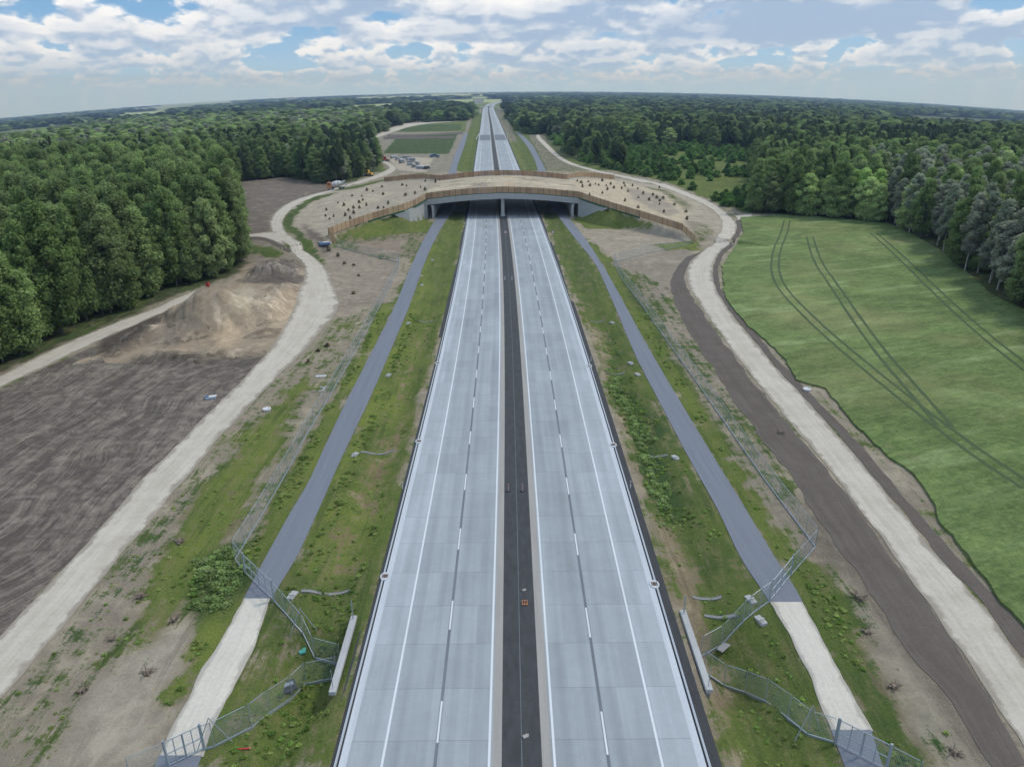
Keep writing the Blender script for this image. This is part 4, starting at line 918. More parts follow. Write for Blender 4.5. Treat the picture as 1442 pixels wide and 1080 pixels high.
print('TREES',len(X_),{k:int((kind==k).sum()) for k in KINDS})
# ------------------------------------------------------------------ helpers for standing things
def at_deck(px,py):
    z=6.0
    for _ in range(60):
        x,y=unp(px,py,z);xa=abs(x-XC)
        if float(YFRONT(x))-.5<y<float(YBACK(x))+.5: zz=float(ZTOP(xa))+(.2 if xa<29 else 0)
        else: zz=float(G(x,y,False))
        z=.6*z+.4*zz
    return x,y,z
def g3(p): return (p[0],p[1],float(G(p[0],p[1])))
# ------------------------------------------------------------------ planted saplings on the overpass
SPX=[(420+a/6.354,230+b/6.354) for a,b in [(930,195),(970,200),(1095,212),(1135,235),(750,210),(615,240),(670,250),(760,278),(960,285),(1045,268),(483,290),(570,292),(578,328),(545,350),(357,352),(410,375),(610,373),(805,357),(548,398),(495,400),(715,400),(765,395),(252,415),(450,422),(497,445),(245,470),(318,472),(422,465),(280,497),(465,492),(1230,168),(1137,158)]]
SPX+=[(480+a/3,100+b/3) for a,b in [(400,468),(605,455),(632,462)]]
SPX+=[(780+a/5.15,230+b/5.15) for a,b in [(170,128),(198,140),(250,132),(302,150),(350,125),(207,170),(262,162),(325,157),(380,162),(412,150),(435,178),(388,188),(507,145),(515,162),(492,182),(570,162),(537,202),(608,182),(352,215),(258,228),(648,218),(717,228),(690,265),(745,250),(792,252),(767,270),(765,296),(612,247),(515,272),(610,320),(873,300),(797,352),(957,352),(965,405),(765,175)]]
sap=[(crown_decid('foliage',M['sapling'],1.75,.80,.02,8,260,.34,80+i,cone=.6),trunk_mesh('stem',1.3,.035,M['bark'],.2,2,31+i,.35)) for i in range(3)]
for i,(a,b) in enumerate(SPX):
    x,y,z=at_deck(a,b+1.2);left=a<700
    o=empty('planted_shrub',(x,y,z-.03),random.uniform(0,6.28),'small dark planted shrub on the bare soil of the '+('left' if a<615 else 'right' if a>800 else 'middle')+' part of the overpass','shrub','young shrubs planted on the '+('left' if a<615 else 'right' if a>800 else 'middle')+' part of the overpass')
    s=random.uniform(.45,.8);o.scale=(s*random.uniform(1,1.35),s*random.uniform(1,1.35),s*.95);fm,sm=random.choice(sap)
    for n,m_ in(('foliage',fm),('stem',sm)):
        c=bpy.data.objects.new(n,m_);COL.objects.link(c);c.parent=o
for i,(a,b) in enumerate([(463,354),(476,361.5),(498,374),(485,372),(505,389),(461,488),(448,495),(434,510),(498,414)]):
    x,y=at(a,b);o=empty('planted_shrub',(x,y,float(G(x,y))-.03),random.uniform(0,6.28),'low brown shrub on the churned sand between the left gravel track and the fence','shrub','low shrubs between the left gravel track and the fence')
    s=random.uniform(.45,.8);o.scale=(s*1.3,s*1.2,s*(1.3 if i in(1,0) else .6));fm,sm=random.choice(sap)
    for n,m_ in(('foliage',fm),('stem',sm)):
        c=bpy.data.objects.new(n,m_);COL.objects.link(c);c.parent=o
# ------------------------------------------------------------------ wire mesh fences
def wire_fence(base_px,label,h=2.3,step=3.0,world=None,braces=(),cat='fence'):
    P=np.array(world if world is not None else atn(base_px))
    Q=[P[0]]
    for a,b in zip(P[:-1],P[1:]):
        n=max(1,int(round(np.hypot(*(b-a))/step)));Q+=[a+(b-a)*k/n for k in range(1,n+1)]
    Z=[float(G(*q,False)) for q in Q];o0=(float(Q[0][0]),float(Q[0][1]),Z[0])
    root=empty('wire_fence',o0,0,label,cat,'galvanised wildlife fences')
    L=[(float(q[0]-o0[0]),float(q[1]-o0[1]),z-o0[2]) for q,z in zip(Q,Z)]
    for p in L[:98]: MB().tube((p[0],p[1],p[2]-.4),(p[0],p[1],p[2]+h+.08),.030,n=6).build('post',M['steel'],root)
    V=[];U=[];Fc=[];s=0;sk=MB();rl=MB()
    for i,(a,b) in enumerate(zip(L[:-1],L[1:])):
        d=math.dist(a,b);n=len(V);V+=[(a[0],a[1],a[2]+.02),(b[0],b[1],b[2]+.02),(b[0],b[1],b[2]+h),(a[0],a[1],a[2]+h)];U+=[(s,0),(s+d,0),(s+d,h),(s,h)];Fc.append((n,n+1,n+2,n+3));s+=d
        u=Vector((b[0]-a[0],b[1]-a[1],b[2]-a[2]));nn=Vector((-u.y,u.x,0)).normalized()*.03;A,B=Vector(a),Vector(b)
        k=len(sk.v);sk.v+=[tuple(q) for q in (A-nn+Vector((0,0,-.1)),B-nn+Vector((0,0,-.1)),B+nn+Vector((0,0,-.1)),A+nn+Vector((0,0,-.1)),A-nn+Vector((0,0,.17)),B-nn+Vector((0,0,.17)),B+nn+Vector((0,0,.17)),A+nn+Vector((0,0,.17)))]
        sk.f+=[tuple(k+j for j in f) for f in((0,1,5,4),(2,3,7,6),(4,5,6,7),(1,2,6,5),(3,0,4,7))]
        a2=A+u*.08+Vector((0,0,h));b2=B-u*.08+Vector((0,0,h));rl.tube(a2,b2,.028,n=5)
    mesh_obj('wire_mesh',V,Fc,M['mesh'],root,uv=U);sk.build('base_skirt',M['steel'],root);rl.build('rail',M['steel'],root)
    for k in [min(q,len(L)-2) for q in braces]:
        p=L[k]
        for sx,sy in((1.1,.5),(-1.1,-.5)): MB().tube((p[0],p[1],p[2]+h+.5),(p[0]+sx,p[1]+sy,p[2]),.035,n=6).build('brace',M['steel'],root)
    return root
def gate(px0,px1,label,h=2.25,leaves=2,swing=0.0,world=None):
    a=Vector((*(at(*px0)),0));b=Vector((*(at(*px1)),0))
    for v in(a,b): v.z=max(float(G(v.x,v.y,False)),float(G(a.x,a.y,False)))+.08
    root=empty('field_gate',a,0,label,'gate','wire gates across the service roads')
    D_=(b-a)
    for q in(Vector(),D_): MB().box((q.x,q.y,q.z+h/2),(.14,.14,h+.3)).build('gate_post',M['steel'],root)
    for k in range(leaves):
        s=D_*(k/leaves+.012);e=D_*((k+1)/leaves-.012);m=MB();up=Vector((0,0,1))
        for z in(.12,h-.02,h*.5): m.tube(s+up*z,e+up*z,.04,n=6)
        for f in(0,.5,1): q=s.lerp(e,f);m.tube(q+up*.12,q+up*(h-.02),.035,n=6)
        lf=m.build('gate_leaf',M['steel'],root);L_=(e-s).length
        mesh_obj('wire_mesh',[s+up*.12,e+up*.12,e+up*h,s+up*h],[(0,1,2,3)],M['mesh'],lf,uv=[(0,0),(L_,0),(L_,h),(0,h)])
    return root
wire_fence([(474,348),(520,360),(562,370)],'wire fence from the left timber screen across the bare soil to the service road')
wire_fence([(562,370),(560,382),(541,420),(520,460),(480,532),(427,622),(413,650),(367,730),(331,789)],'long wire fence beside the bright grass strip left of the left service road',step=2.8)
wire_fence([(331,789),(346,808)],'short wire fence corner at the dark bushes beside the upper left gate',step=1.6)
gate((346,808),(386,847),'slanting double wire gate across the left asphalt road where pale gravel starts')
wire_fence([(387,848),(415,880),(427,893),(443,927),(480,937)],'wire fence from the upper left gate to the left passage wall',step=2.0,braces=(3,))
wire_fence([(475,955),(431,964),(412,983),(380,1005),(355,1025),(302,1052),(288,1056)],'wire fence below the left passage wall, curving down to the bottom left gate',step=2.2,braces=(6,))
gate((288,1056),(238,1080),'double wire gate across the left road at the bottom edge of the photo')
wire_fence([(238,1080),(186,1103)],'wire fence leaving the bottom left gate towards the corner',step=2.0)
wire_fence([(976,342),(960,347),(910,358),(864,370)],'wire fence from the right timber screen down to the right service road')
wire_fence([(864,370),(874,391),(905,432),(940,482),(981,539),(1075,674),(1148,771)],'long wire fence with close posts right of the right service road and its grass strip',step=2.4)
wire_fence([(1148,771),(1113,811)],'slanting wire fence corner beside the upper right gate',step=1.6)
gate((1113,811),(1084,847),'slanting double wire gate across the right asphalt road where pale gravel starts')
wire_fence([(1084,847),(1054,869),(1046,876),(986,926)],'wire fence from the upper right gate to the right passage wall',step=2.0)
wire_fence([(991,947),(1049,976),(1077,988),(1109,1012),(1137,1035),(1174,1046)],'wire fence from the right passage wall to the bottom right gate',step=2.2,braces=(7,))
gate((1176,1048),(1247,1085),'double wire gate across the right road at the bottom edge of the photo')
wire_fence([(1247,1085),(1290,1108)],'wire fence leaving the bottom right gate towards the corner',step=2.0)
# ------------------------------------------------------------------ passage head walls under the motorway
for sg,p0,p1,lb in((-1,(492,868),(475,976),'pale concrete head wall of the animal passage left of the left carriageway'),(1,(957,860),(991,973),'pale concrete head wall of the animal passage right of the right carriageway')):
    a,b=unp(*p0,.1),unp(*p1,.1);yc=(a[1]+b[1])/2;L=abs(a[1]-b[1]);x=float(CL(yc))+sg*14.75
    root=empty('passage_head_wall',(x,yc,0),0,lb,'wall')
    bevel(MB().box((0,0,.06),(.55,L,.38)).build('coping',M['concrete'],root),.03)
    bevel(MB().box((-sg*.08,0,-1.4),(.34,L-.1,2.5)).build('wall_face',M['concrete_dark'],root),.02)
    MB().box((sg*.12,0,-1.7),(.08,4.2,1.6)).build('opening_shade',M['dark_paint'],root)  # flat dark plate on the wall, painting the shade inside the passage mouth
    for k in(-.46,.46,.44): MB().tube((0,L*k,.2),(0,L*k,2.1),.03,n=6).build('post',M['steel'],root)
# ------------------------------------------------------------------ drains
def chute(px0,px1,box,label):
    root=None;pts_=[]
    if px0: a=Vector(g3(at(*px0)));b=Vector(g3(at(*px1)))
    else: a=b=Vector(g3(at(*box)))
    root=empty('drain_chute',a,0,label,'drain','concrete drain chutes in the verges')
    if px0:
        n=14;m=MB();W=.17
        for k in range(n+1):
            p=a.lerp(b,k/n);z=float(G(p.x,p.y))-a.z;x_,y_=p.x-a.x,p.y-a.y
            m.v+=[(x_,y_-W,z-.1),(x_,y_-W,z+.12),(x_,y_-W*.4,z+.05),(x_,y_+W*.4,z+.05),(x_,y_+W,z+.12),(x_,y_+W,z-.1)]
            if k:
                for j in range(5): c0=6*(k-1)+j;m.f.append((c0,c0+1,c0+7,c0+6))
        m.build('channel',M['concrete_dark'],root)
    if box:
        q=Vector(g3(at(*box)))-a;m=MB()
        m.box((q.x,q.y,q.z+.02),(.62,1.15,.30),-.25 if q.x+a.x<0 else .35);m.box((q.x,q.y,q.z+.16),(.70,.22,.16),-.25 if q.x+a.x<0 else .35)
        bevel(m.build('inlet_box',M['concrete'],root),.02);MB().box((q.x,q.y-.32,q.z+.18),(.36,.34,.03),.3).build('grate',M['concrete_dark'],root)
for a,b,c_,lb in [((508,637),(556,634),(500,641),'pale drain chute with box, left verge, middle distance'),((424,833),(494,831),(412,839),'pale drain chute with box, left verge just above the passage'),((590,453),(610,452),(575,456),'small drain chute with box, left verge beyond the others'),((902,640),(940,641),(951,645),'drain chute with box, right verge, level with the median posts'),((852,525),(880,525),(898,528),'drain chute with box in the right verge further up'),((830,452),(850,452),(862,455),'farthest drain chute with box in the right verge'),((975,841),(1016,841),None,'upper of two parallel chutes above the right passage'),((992,867),(1040,866),None,'lower of two parallel chutes above the right passage'),
  (None,None,(547,529),'lone concrete inlet box in the left verge grass'),(None,None,(594,402),'small far inlet box in the left verge'),(None,None,(609,367),'tiny inlet box in the left verge nearest the overpass'),(None,None,(888,512),'lone inlet box in the right verge above the middle'),(None,None,(1057,845),'upright inlet box beside the upper right gate'),(None,None,(1071,874),'inlet box just below the upper right gate')]: chute(a,b,c_,lb)
def grate(px,py,k):
    sg=-1 if px<720 else 1;Y=unp(px,py,.1)[1];x=float(CL(Y))+sg*12.92
    root=empty('gutter_inlet',(x,Y,.03),0,'rusty square gutter inlet in a white collar on the '+k,'drain','gutter inlets along the motorway')
    m=MB();n=20
    for i in range(n):
        a=2*math.pi*i/n;b=2*math.pi*(i+1)/n
        q=[(.46*math.cos(a),.62*math.sin(a)),(.46*math.cos(b),.62*math.sin(b)),(.3*math.cos(b),.3*math.sin(b)),(.3*math.cos(a),.3*math.sin(a))]
        k_=len(m.v);m.v+=[(x_,y_,.09) for x_,y_ in q];m.v+=[(x_,y_,-.05) for x_,y_ in q];m.f+=[(k_,k_+1,k_+2,k_+3),(k_,k_+4,k_+5,k_+1)]
    m.build('collar',M['gutter'],root)
    m=MB()
    for i in range(5): m.box((0,-.24+i*.12,.085),(.52,.05,.03))
    for sx in(-.26,.26): m.box((sx,0,.085),(.06,.6,.034))
    m.build('grate',M['rust'],root)
for a,b,k in((538.5,811,'left edge, nearest'),(587,621,'left edge, second'),(612,511,'left edge, third'),(925,822,'right edge, nearest'),(866,626,'right edge, second'),(831,515,'right edge, third')): grate(a,b,k)
def cover(px,py,lb):
    x,y,z=g3(at(px,py));root=empty('well_cover',(x,y,z),0,lb,'manhole')
    MB().tube((0,0,-.2),(0,0,.24),.58,.58,28).build('ring',M['concrete'],root);bevel(MB().tube((0,0,.24),(0,0,.36),.62,.60,28).build('lid',M['white_plastic'],root),.02)
    MB().tube((.3,0,.36),(.3,0,.40),.12,.12,12).build('plug',M['concrete_dark'],root)
cover(376,578,'round white well cover between the left gravel track and the fence');cover(1136,550,'round white well cover between the right gravel track and the crop field')
# ------------------------------------------------------------------ posts and signs on the motorway
def on_road(px,py):
    Y=unp(px,py,0)[1];return (unp(px,py,0)[0],Y,float(G(CL(Y),Y))+.19)
for px,py,lb in((716,692,'left'),(736,692,'right')):
    p=on_road(px,py);root=empty('marker_post',p,0,f'red and white marker post, {lb} one of the near pair in the median','post','marker posts in the median')
    MB().box((0,0,.03),(.5,.32,.06)).build('base',M['dark_rubber'],root);MB().box((0,0,.5),(.15,.05,.9)).build('plate',M['white_plastic'],root)
    m=MB();
    for z in(.30,.62,.88): m.box((0,-.028,z),(.152,.012,.13))
    m.build('stripe',M['red_paint'],root)
for px,py,lb in((711,396,'left'),(721,396,'right')):
    p=on_road(px,py);root=empty('marker_post',p,0,f'white marker post, {lb} one of the far pair in the median','post','marker posts in the median')
    MB().box((0,0,.03),(.5,.32,.06)).build('base',M['dark_rubber'],root);MB().box((0,0,.6),(.2,.05,1.1)).build('plate',M['white_plastic'],root)
for px,py,lb in((712,336,'in the median in front of the overpass'),(778.5,336,'on the right verge in front of the overpass')):
    p=on_road(px,py);root=empty('round_sign',p,0,'round red-rimmed white road sign '+lb,'road sign','round signs before the overpass')
    MB().tube((0,0,-.4),(0,0,2.4),.04,n=8).build('pole',M['steel'],root)
    pl=MB().tube((0,-.05,1.95),(0,-.07,1.95),.50,.50,28).build('sign_face',M['white_plastic'],root)
    m=MB();n=28
    for i in range(n):
        a,b=2*math.pi*i/n,2*math.pi*(i+1)/n;m.quad(*[(r_*math.cos(t_),-.078,1.95+r_*math.sin(t_)) for r_,t_ in((.5,a),(.5,b),(.38,b),(.38,a))])
    m.build('rim',M['red_paint'],pl)
for k,(px,py) in enumerate(((566,688),(888.5,687),(612,505),(832,509))):
    sg=-1 if px<720 else 1;Y=unp(px,py,0)[1];x=float(CL(Y))+sg*13.45
    root=empty('delineator_post',(x,Y,-.1),0,'slim white delineator post at the '+('left' if sg<0 else 'right')+' shoulder, '+('nearer' if k<2 else 'farther')+' one','post','delineators on the shoulders')
    MB().prism([(-.06,0),(.06,0),(.05,1.0),(-.05,1.05)],-.04,.04).build('post_body',M['white_plastic'],root);MB().box((0,-.045,.8),(.07,.012,.18)).build('reflector',M['red_paint'],root)
for px,py,mt,lb,s in((738,832,'stone','small beige block lying in the dark median',.34),(740,1038,'stone','beige broken slab in the dark median near the bottom edge',.42)):
    p=on_road(px,py);r=empty('kerb_stone',p,random.random(),lb,'stone');bevel(MB().box((0,0,.06),(s,s*.7,.14),.2).build('slab',M[mt],r),.02);bevel(MB().box((s*.5,.12,.04),(s*.4,s*.3,.09),.7).build('chip',M[mt],r),.02)
p=on_road(739,850);r=empty('wooden_frame',p,0,'small orange frame lying flat in the dark median','frame')
for x in(-.22,0,.22): MB().box((x,0,.05),(.07,.6,.08)).build('bar',M['orange_paint'],r)
for y in(-.27,.27): MB().box((0,y,.11),(.55,.07,.05)).build('cross_bar',M['orange_paint'],r)
# ------------------------------------------------------------------ stumps, debris
def stump_mesh(seed):
    rr=random.Random(seed);m=MB();m.tube((0,0,0),(.1,.05,.34),.30,.2,9)
    for k in range(11):
        a=rr.uniform(0,6.28);l=rr.uniform(.4,.85);p=Vector((math.cos(a)*.18,math.sin(a)*.18,rr.uniform(.05,.25)));q=p+Vector((math.cos(a)*l*.6,math.sin(a)*l*.6,rr.uniform(-.05,.35)));e=q+Vector((math.cos(a+.6)*l*.5,math.sin(a+.6)*l*.5,rr.uniform(-.3,.2)))
        m.tube(p,q,.08,.05,6);m.tube(q,e,.05,.015,6)
    me=bpy.data.meshes.new('roots');me.from_pydata([tuple(v) for v in m.v],[],m.f);me.materials.append(M['wood_root']);return me
SM=[stump_mesh(i) for i in range(4)]
def clod(seed):
    rr=random.Random(seed);bm=bmesh.new();bmesh.ops.create_icosphere(bm,subdivisions=2,radius=.42)
    for v in bm.verts: v.co*=1+rr.uniform(-.25,.25);v.co.z*=.5
    me=bpy.data.meshes.new('soil_clod');bm.to_mesh(me);bm.free();me.materials.append(M['bark']);return me
CM=[clod(i) for i in range(3)]
for i,(px,py,lb) in enumerate([(252,764,'left ground, farthest'),(197,841,'left ground, beside a trodden line'),(157,901,'left ground, small one in the grass line'),(117,972,'left ground, lowest'),(245,873,'left ground, between the track and the pale path'),(207,948,'left ground, on sand near the pale path'),(1210,843,'right ground, darkest, nearest the gate'),(1222,891,'right ground, pale, middle one'),(1258,967,'right ground, beside the tall grass'),(1343,1060,'right ground, bottom right'),(1098,610,'right ground, beside the fence')]):
    x,y,z=g3(at(px,py));r=empty('root_stump',(x,y,z),i*1.3,'torn-up root stump, '+lb,'stump','root stumps on bare ground');s=random.uniform(.75,1.1)*(.6 if 'small' in lb else 1);r.scale=(s,s,s)
    for n,m_ in(('roots',SM[i%4]),('soil_clod',CM[i%3])): c=bpy.data.objects.new(n,m_);COL.objects.link(c);c.parent=r
def thing_box(name,px,py,d,mat,lb,cat,rz=0,extra=None,z0=0):
    x,y,z=g3(at(px,py));r=empty(name,(x,y,z+z0),rz,lb,cat);bevel(MB().box((0,0,d[2]/2),d).build('body',M[mat],r),min(d)*.15)
    for n,c,dd,mt in(extra or []): bevel(MB().box(c,dd).build(n,M[mt],r),min(dd)*.12)
    return r
thing_box('white_panel',452,530,(1.7,.7,.12),'white_plastic','white flat panel lying on bare soil beside the left fence','panel',.1,[('batten',(0,.1,.16),(1.5,.08,.08),'white_panel')])
x,y,z=g3(at(448,549));r=empty('pipe_ring',(x,y,z),0,'curved pale pipe piece lying on soil near the left fence','pipe');m=MB()
for k in range(9): a,b=-1.2+k*.28,-1.2+(k+1)*.28;m.tube((math.cos(a)*.9,math.sin(a)*.9,.1),(math.cos(b)*.9,math.sin(b)*.9,.1),.10,n=8)
m.build('ring',M['gutter'],r);MB().tube((-.9,-1.0,.08),(.25,-.95,.08),.06,n=8).build('straight_pipe',M['stone'],r)
thing_box('scrap_pile',297,562,(1.5,.9,.35),'grey_block','grey-blue heap of scrap sheets on the dark soil yard','scrap',.3,[('sheet',(.3,.1,.42),(1.1,.7,.08),'white_panel'),('block',(-.6,.2,.25),(.5,.5,.5),'blue_paint')])
thing_box('tarpaulin_pile',457,345,(3.2,2.0,.7),'blue_paint','pale blue tarpaulins and waste heaped at the left tip of the timber screen','tarpaulin',.4,[('sheet',(.5,.2,.8),(1.9,1.2,.12),'white_plastic'),('bundle',(-1.2,.5,.5),(1.1,.8,.9),'grey_block'),('roll',(1.2,-.7,.3),(1.2,.5,.5),'white_panel')])
thing_box('red_barrel',293,404,(.8,.8,1.1),'red_paint','red drum beside the haul track behind the spoil heap','barrel',0,[('lid',(0,0,1.13),(.7,.7,.06),'dark_paint')],z0=.1)
thing_box('turquoise_sack',426,919,(.55,.4,.22),'turquoise','crumpled turquoise sack in the weeds above the left passage','sack',.5,[('flap',(.2,.1,.25),(.3,.25,.06),'turquoise')])
thing_box('red_board',344,1054,(.9,.12,.05),'red_paint','thin red board in the grass near the bottom left gate','board',.05,[('end_cap',(.42,0,.05),(.1,.14,.06),'orange_paint')])
thing_box('concrete_slab',1023,908,(2.3,.6,.12),'concrete_dark','grey slab lying slanting in weeds above the right passage','slab',.75,[('joint_piece',(.9,0,.1),(.4,.5,.08),'concrete_dark')])
thing_box('dark_sheet',402,968,(1.7,1.3,.05),'dark_paint','dark sheet on the grass behind the lower left fence','sheet',.5,[('fold',(.3,.2,.07),(.8,.4,.05),'grey_block')])
# ------------------------------------------------------------------ vehicles and plant at the building site
def wheel(root,x,y,r,w=.35):
    wl=MB().tube((x-0,y-w/2,r),(x,y+w/2,r),r,n=18).build('wheel',M['dark_rubber'],root);MB().tube((x,y-w/2-.02,r),(x,y+w/2+.02,r),r*.5,n=12).build('rim',M['steel'],wl)
def truck():
    x,y=at(474,267);r=empty('mixer_truck',(x,y,float(G(x,y))),R(8),'concrete mixer truck with orange cab and white drum on the left gravel track','truck')
    MB().box((0,0,1.0),(8.2,1.0,.3)).build('chassis',M['dark_paint'],r)
    cab=bevel(MB().prism([(-4.3,.7),(-2.3,.7),(-2.3,3.3),(-3.9,3.3),(-4.3,2.2)],-1.25,1.25).build('cab',M['orange_paint'],r),.08)
    MB().prism([(-4.34,2.15),(-4.28,2.15),(-3.98,3.05),(-4.04,3.05)],-1.05,1.05).build('windscreen',M['glass_dark'],cab)
    for s in(-1,1): MB().box((-3.2,s*1.26,2.6),(1.1,.03,.7)).build('side_window',M['glass_dark'],cab)
    m=MB();pr=[(-2.0,.75),(-1.2,1.15),(.6,1.35),(2.2,.95),(3.4,.45)]
    for (a,ra),(b,rb) in zip(pr[:-1],pr[1:]): m.tube((a,0,2.35+(a+2)*.12),(b,0,2.35+(b+2)*.12),ra,rb,20)
    m.build('drum',M['white_plastic'],r,True)
    MB().prism([(3.2,3.2),(4.2,3.6),(4.2,4.0),(3.2,3.9)],-.5,.5).build('hopper',M['white_panel'],r);MB().tube((3.9,0,2.9),(5.0,0,1.4),.22,n=8).build('chute',M['steel'],r)
    for wx in(-3.3,-1.6,1.6,2.9):
        for s in(-1,1): wheel(r,wx,s*1.05,.52)
truck()
def loader(px,py,mt,lb,rz,sc):
    x,y=at(px,py);r=empty('wheel_loader',(x,y,float(G(x,y))),rz,lb,'loader');r.scale=(sc,)*3
    bevel(MB().prism([(-2.6,.8),(.2,.8),(.4,1.9),(-2.3,1.9)],-.95,.95).build('body',M[mt],r),.08)
    cb=bevel(MB().prism([(-.6,1.9),(.9,1.9),(.7,3.3),(-.5,3.3)],-.75,.75).build('cab',M[mt],r),.06);MB().box((.1,0,2.65),(1.1,1.54,.8)).build('glass',M['glass_dark'],cb)
    for s in(-1,1): MB().tube((.8,s*.55,1.7),(2.9,s*.55,.7),.14,n=8).build('arm',M[mt],r)
    MB().prism([(2.7,.1),(3.7,.2),(3.4,.6),(3.1,1.2),(2.8,1.2)],-1.3,1.3).build('bucket',M['steel'],r)
    for wx in(-1.7,1.2):
        for s in(-1,1): wheel(r,wx,s*1.05,.72,.5)
loader(519,248.5,'yellow_paint','yellow wheel loader on the track below the tall trees',2.7,1.0);loader(542,227.5,'red_paint','red loader at the bend of the track behind the overpass',.6,.9)
def car(px,py,mt,lb,rz,sc=1):
    x,y=at(px,py);r=empty('parked_car',(x,y,float(G(x,y))),rz,lb,'car','cars on the building site');r.scale=(sc,)*3
    b=bevel(MB().prism([(-2.2,.35),(2.2,.35),(2.25,.85),(1.3,1.0),(.7,1.5),(-1.3,1.5),(-2.0,1.0),(-2.2,.9)],-.88,.88).build('body',M[mt],r),.08)
    for s in(-1,1): MB().prism([(-1.25,1.02),(1.1,1.02),(.65,1.42),(-1.1,1.42)],s*.885-.01,s*.885+.01).build('side_window',M['glass_dark'],b)
    MB().prism([(1.22,1.03),(1.3,1.03),(.78,1.48),(.72,1.46)],-.75,.75).build('windscreen',M['glass_dark'],b)
    for wx in(-1.4,1.4):
        for s in(-1,1): wheel(r,wx,s*.78,.33,.22)
car(601,238.5,'dark_paint','dark car parked on pale ground behind the overpass',1.2,1.15);car(612,222,'blue_paint','blue-grey van at the far edge of the storage yard',.3,1.5)
SX=[(555,223),(562,226),(569,223.5),(575,226),(581,229),(588,232),(577,233),(584,236),(566,230),(592,238)]
blk=None
for i,(a,b) in enumerate(SX):
    x,y=at(a,b);r=empty('block_stack',(x,y,float(G(x,y))),random.uniform(-.9,.9),'grey-blue stack of concrete elements in the storage yard behind the overpass','stack','stacks in the storage yard behind the overpass')
    L=random.uniform(2.4,5.5);
    for k in range(random.choice((2,3))): bevel(MB().box((random.uniform(-.2,.2),0,.45+k*.9),(L,random.uniform(1.6,2.4),.72)).build('element',M[('grey_block','gutter','concrete_dark')[(i+k)%3]],r),.06)
    MB().box((0,0,.05),(L*.8,.2,.1)).build('bearer',M['bark'],r)
# ------------------------------------------------------------------ far structures
def set_on(px,py):
    x,y=at(px,py);return x,y,float(G(x,y))
def house(px,py,d,wall,roof,lb,cat='house',rz=0,flat=False):
    x,y,z=set_on(px,py);r=empty('hall' if flat else 'farm_house',(x,y,z),rz,lb,cat);w_,l_,h_=d
    b=MB().box((0,0,h_/2),(w_,l_,h_)).build('wall',M[wall],r)
    if flat: MB().box((0,0,h_+.3),(w_+.8,l_+.8,.6)).build('roof',M[roof],r)
    else:
        ro=MB().prism([(-l_/2-.5,h_+.02),(l_/2+.5,h_+.02),(0,h_+l_*.42)],-w_/2-.6,w_/2+.6,'x').build('roof',M[roof],r);MB().box((w_*.2,0,h_+l_*.42),(.8,.8,1.6)).build('chimney',M['roof_red'],ro)
    for k in range(3): MB().box((-w_/2+w_*(k+.7)/3.4,-l_/2-.04,h_*.5),(w_*.12,.1,h_*.3)).build('window',M['glass_dark'],r)
for px,py,d,wl,ro,lb,c_,rz,fl in [(270,157.5,(26,14,6),'wall_cream','roof_red','long red-roofed farmhouse beyond the bright wood, far left','house',.2,False),(258,158,(16,10,5),'wall_white','roof_grey','grey-roofed house left of the red-roofed farmhouse','house',-.3,False),(284,157,(14,10,5),'wall_white','roof_grey','small grey-roofed house right of the red-roofed farmhouse','house',.5,False),(367,145,(60,30,12),'wall_white','white_panel','long white hall on the far left horizon, nearest of three','hall',.1,True),(387,144,(50,28,12),'wall_white','white_panel','white hall right of the long white hall','hall',.1,True),(410,142.5,(70,30,22),'wall_white','roof_grey','tallest pale hall on the far horizon','hall',0,True),(482,146,(60,18,8),'wall_cream','roof_red','long red-roofed barn near the horizon left of the motorway','barn',0,False),(500,146,(30,16,8),'wall_white','roof_grey','grey-roofed barn right of the long red-roofed barn','barn',.3,False),(672,146,(24,14,7),'wall_white','roof_grey','white farmhouse beside the far end of the motorway','house',.3,False),(678,144.5,(16,12,6),'wall_cream','roof_grey','cream house behind the white farmhouse at the motorway end','house',-.3,False),(1035,136,(50,20,8),'wall_white','roof_grey','pale hall on the horizon to the right','hall',.2,True)]: house(px,py,d,wl,ro,lb,c_,rz,fl)
Yb=1790.;xb=float(CL(Yb));zb=float(G(xb,Yb));r=empty('road_bridge',(xb,Yb,zb),0,'distant pale road bridge crossing the motorway near the horizon','bridge')
for s in(-1,1): MB().box((s*9,0,6.6),(22,8,1.2)).build('span',M['white_plastic'],r);MB().box((s*29,0,6.2),(18,8,1.0)).build('approach_span',M['green_yellow'],r);MB().box((s*20,0,2.9),(1.2,7,6.2)).build('pier',M['concrete'],r);MB().prism([(s*38,6.6),(s*75,0),(s*38,0)],-6,6).build('embankment',M['stone'],r)
MB().box((0,0,2.9),(1.2,7,6.2)).build('pier',M['concrete'],r)
ys=np.arange(700,790,2.0)
band('bridge_deck_road',-12.2,-2.2,.072,M['seam'],ys=ys);band('bridge_deck_road',2.2,12.2,.072,M['seam'],ys=ys)
for sg,lb in((-1,'left'),(1,'right')):
    Y0=745;x0=float(CL(Y0));z0=float(G(x0,Y0))+.2;r=empty('bridge_parapet',(x0+sg*14.2,Y0,z0),0,f'pale parapet on the {lb} edge of the darker motorway section beyond the overpass','parapet','parapets beyond the overpass')
    for k in range(9): MB().box((0,-44+k*11,.7),(.3,.3,1.4)).build('post',M['white_panel'],r)
    for z in(.7,1.3): MB().box((0,0,z),(.16,90,.22)).build('rail',M['white_panel'],r)
# dirt road to the crossing
ribbon('gravel_track',atn([(540,193),(600,193),(640,192)]),atn([(540,196.5),(600,196),(640,195)]),.12,M['brown_soil'],4,.5)
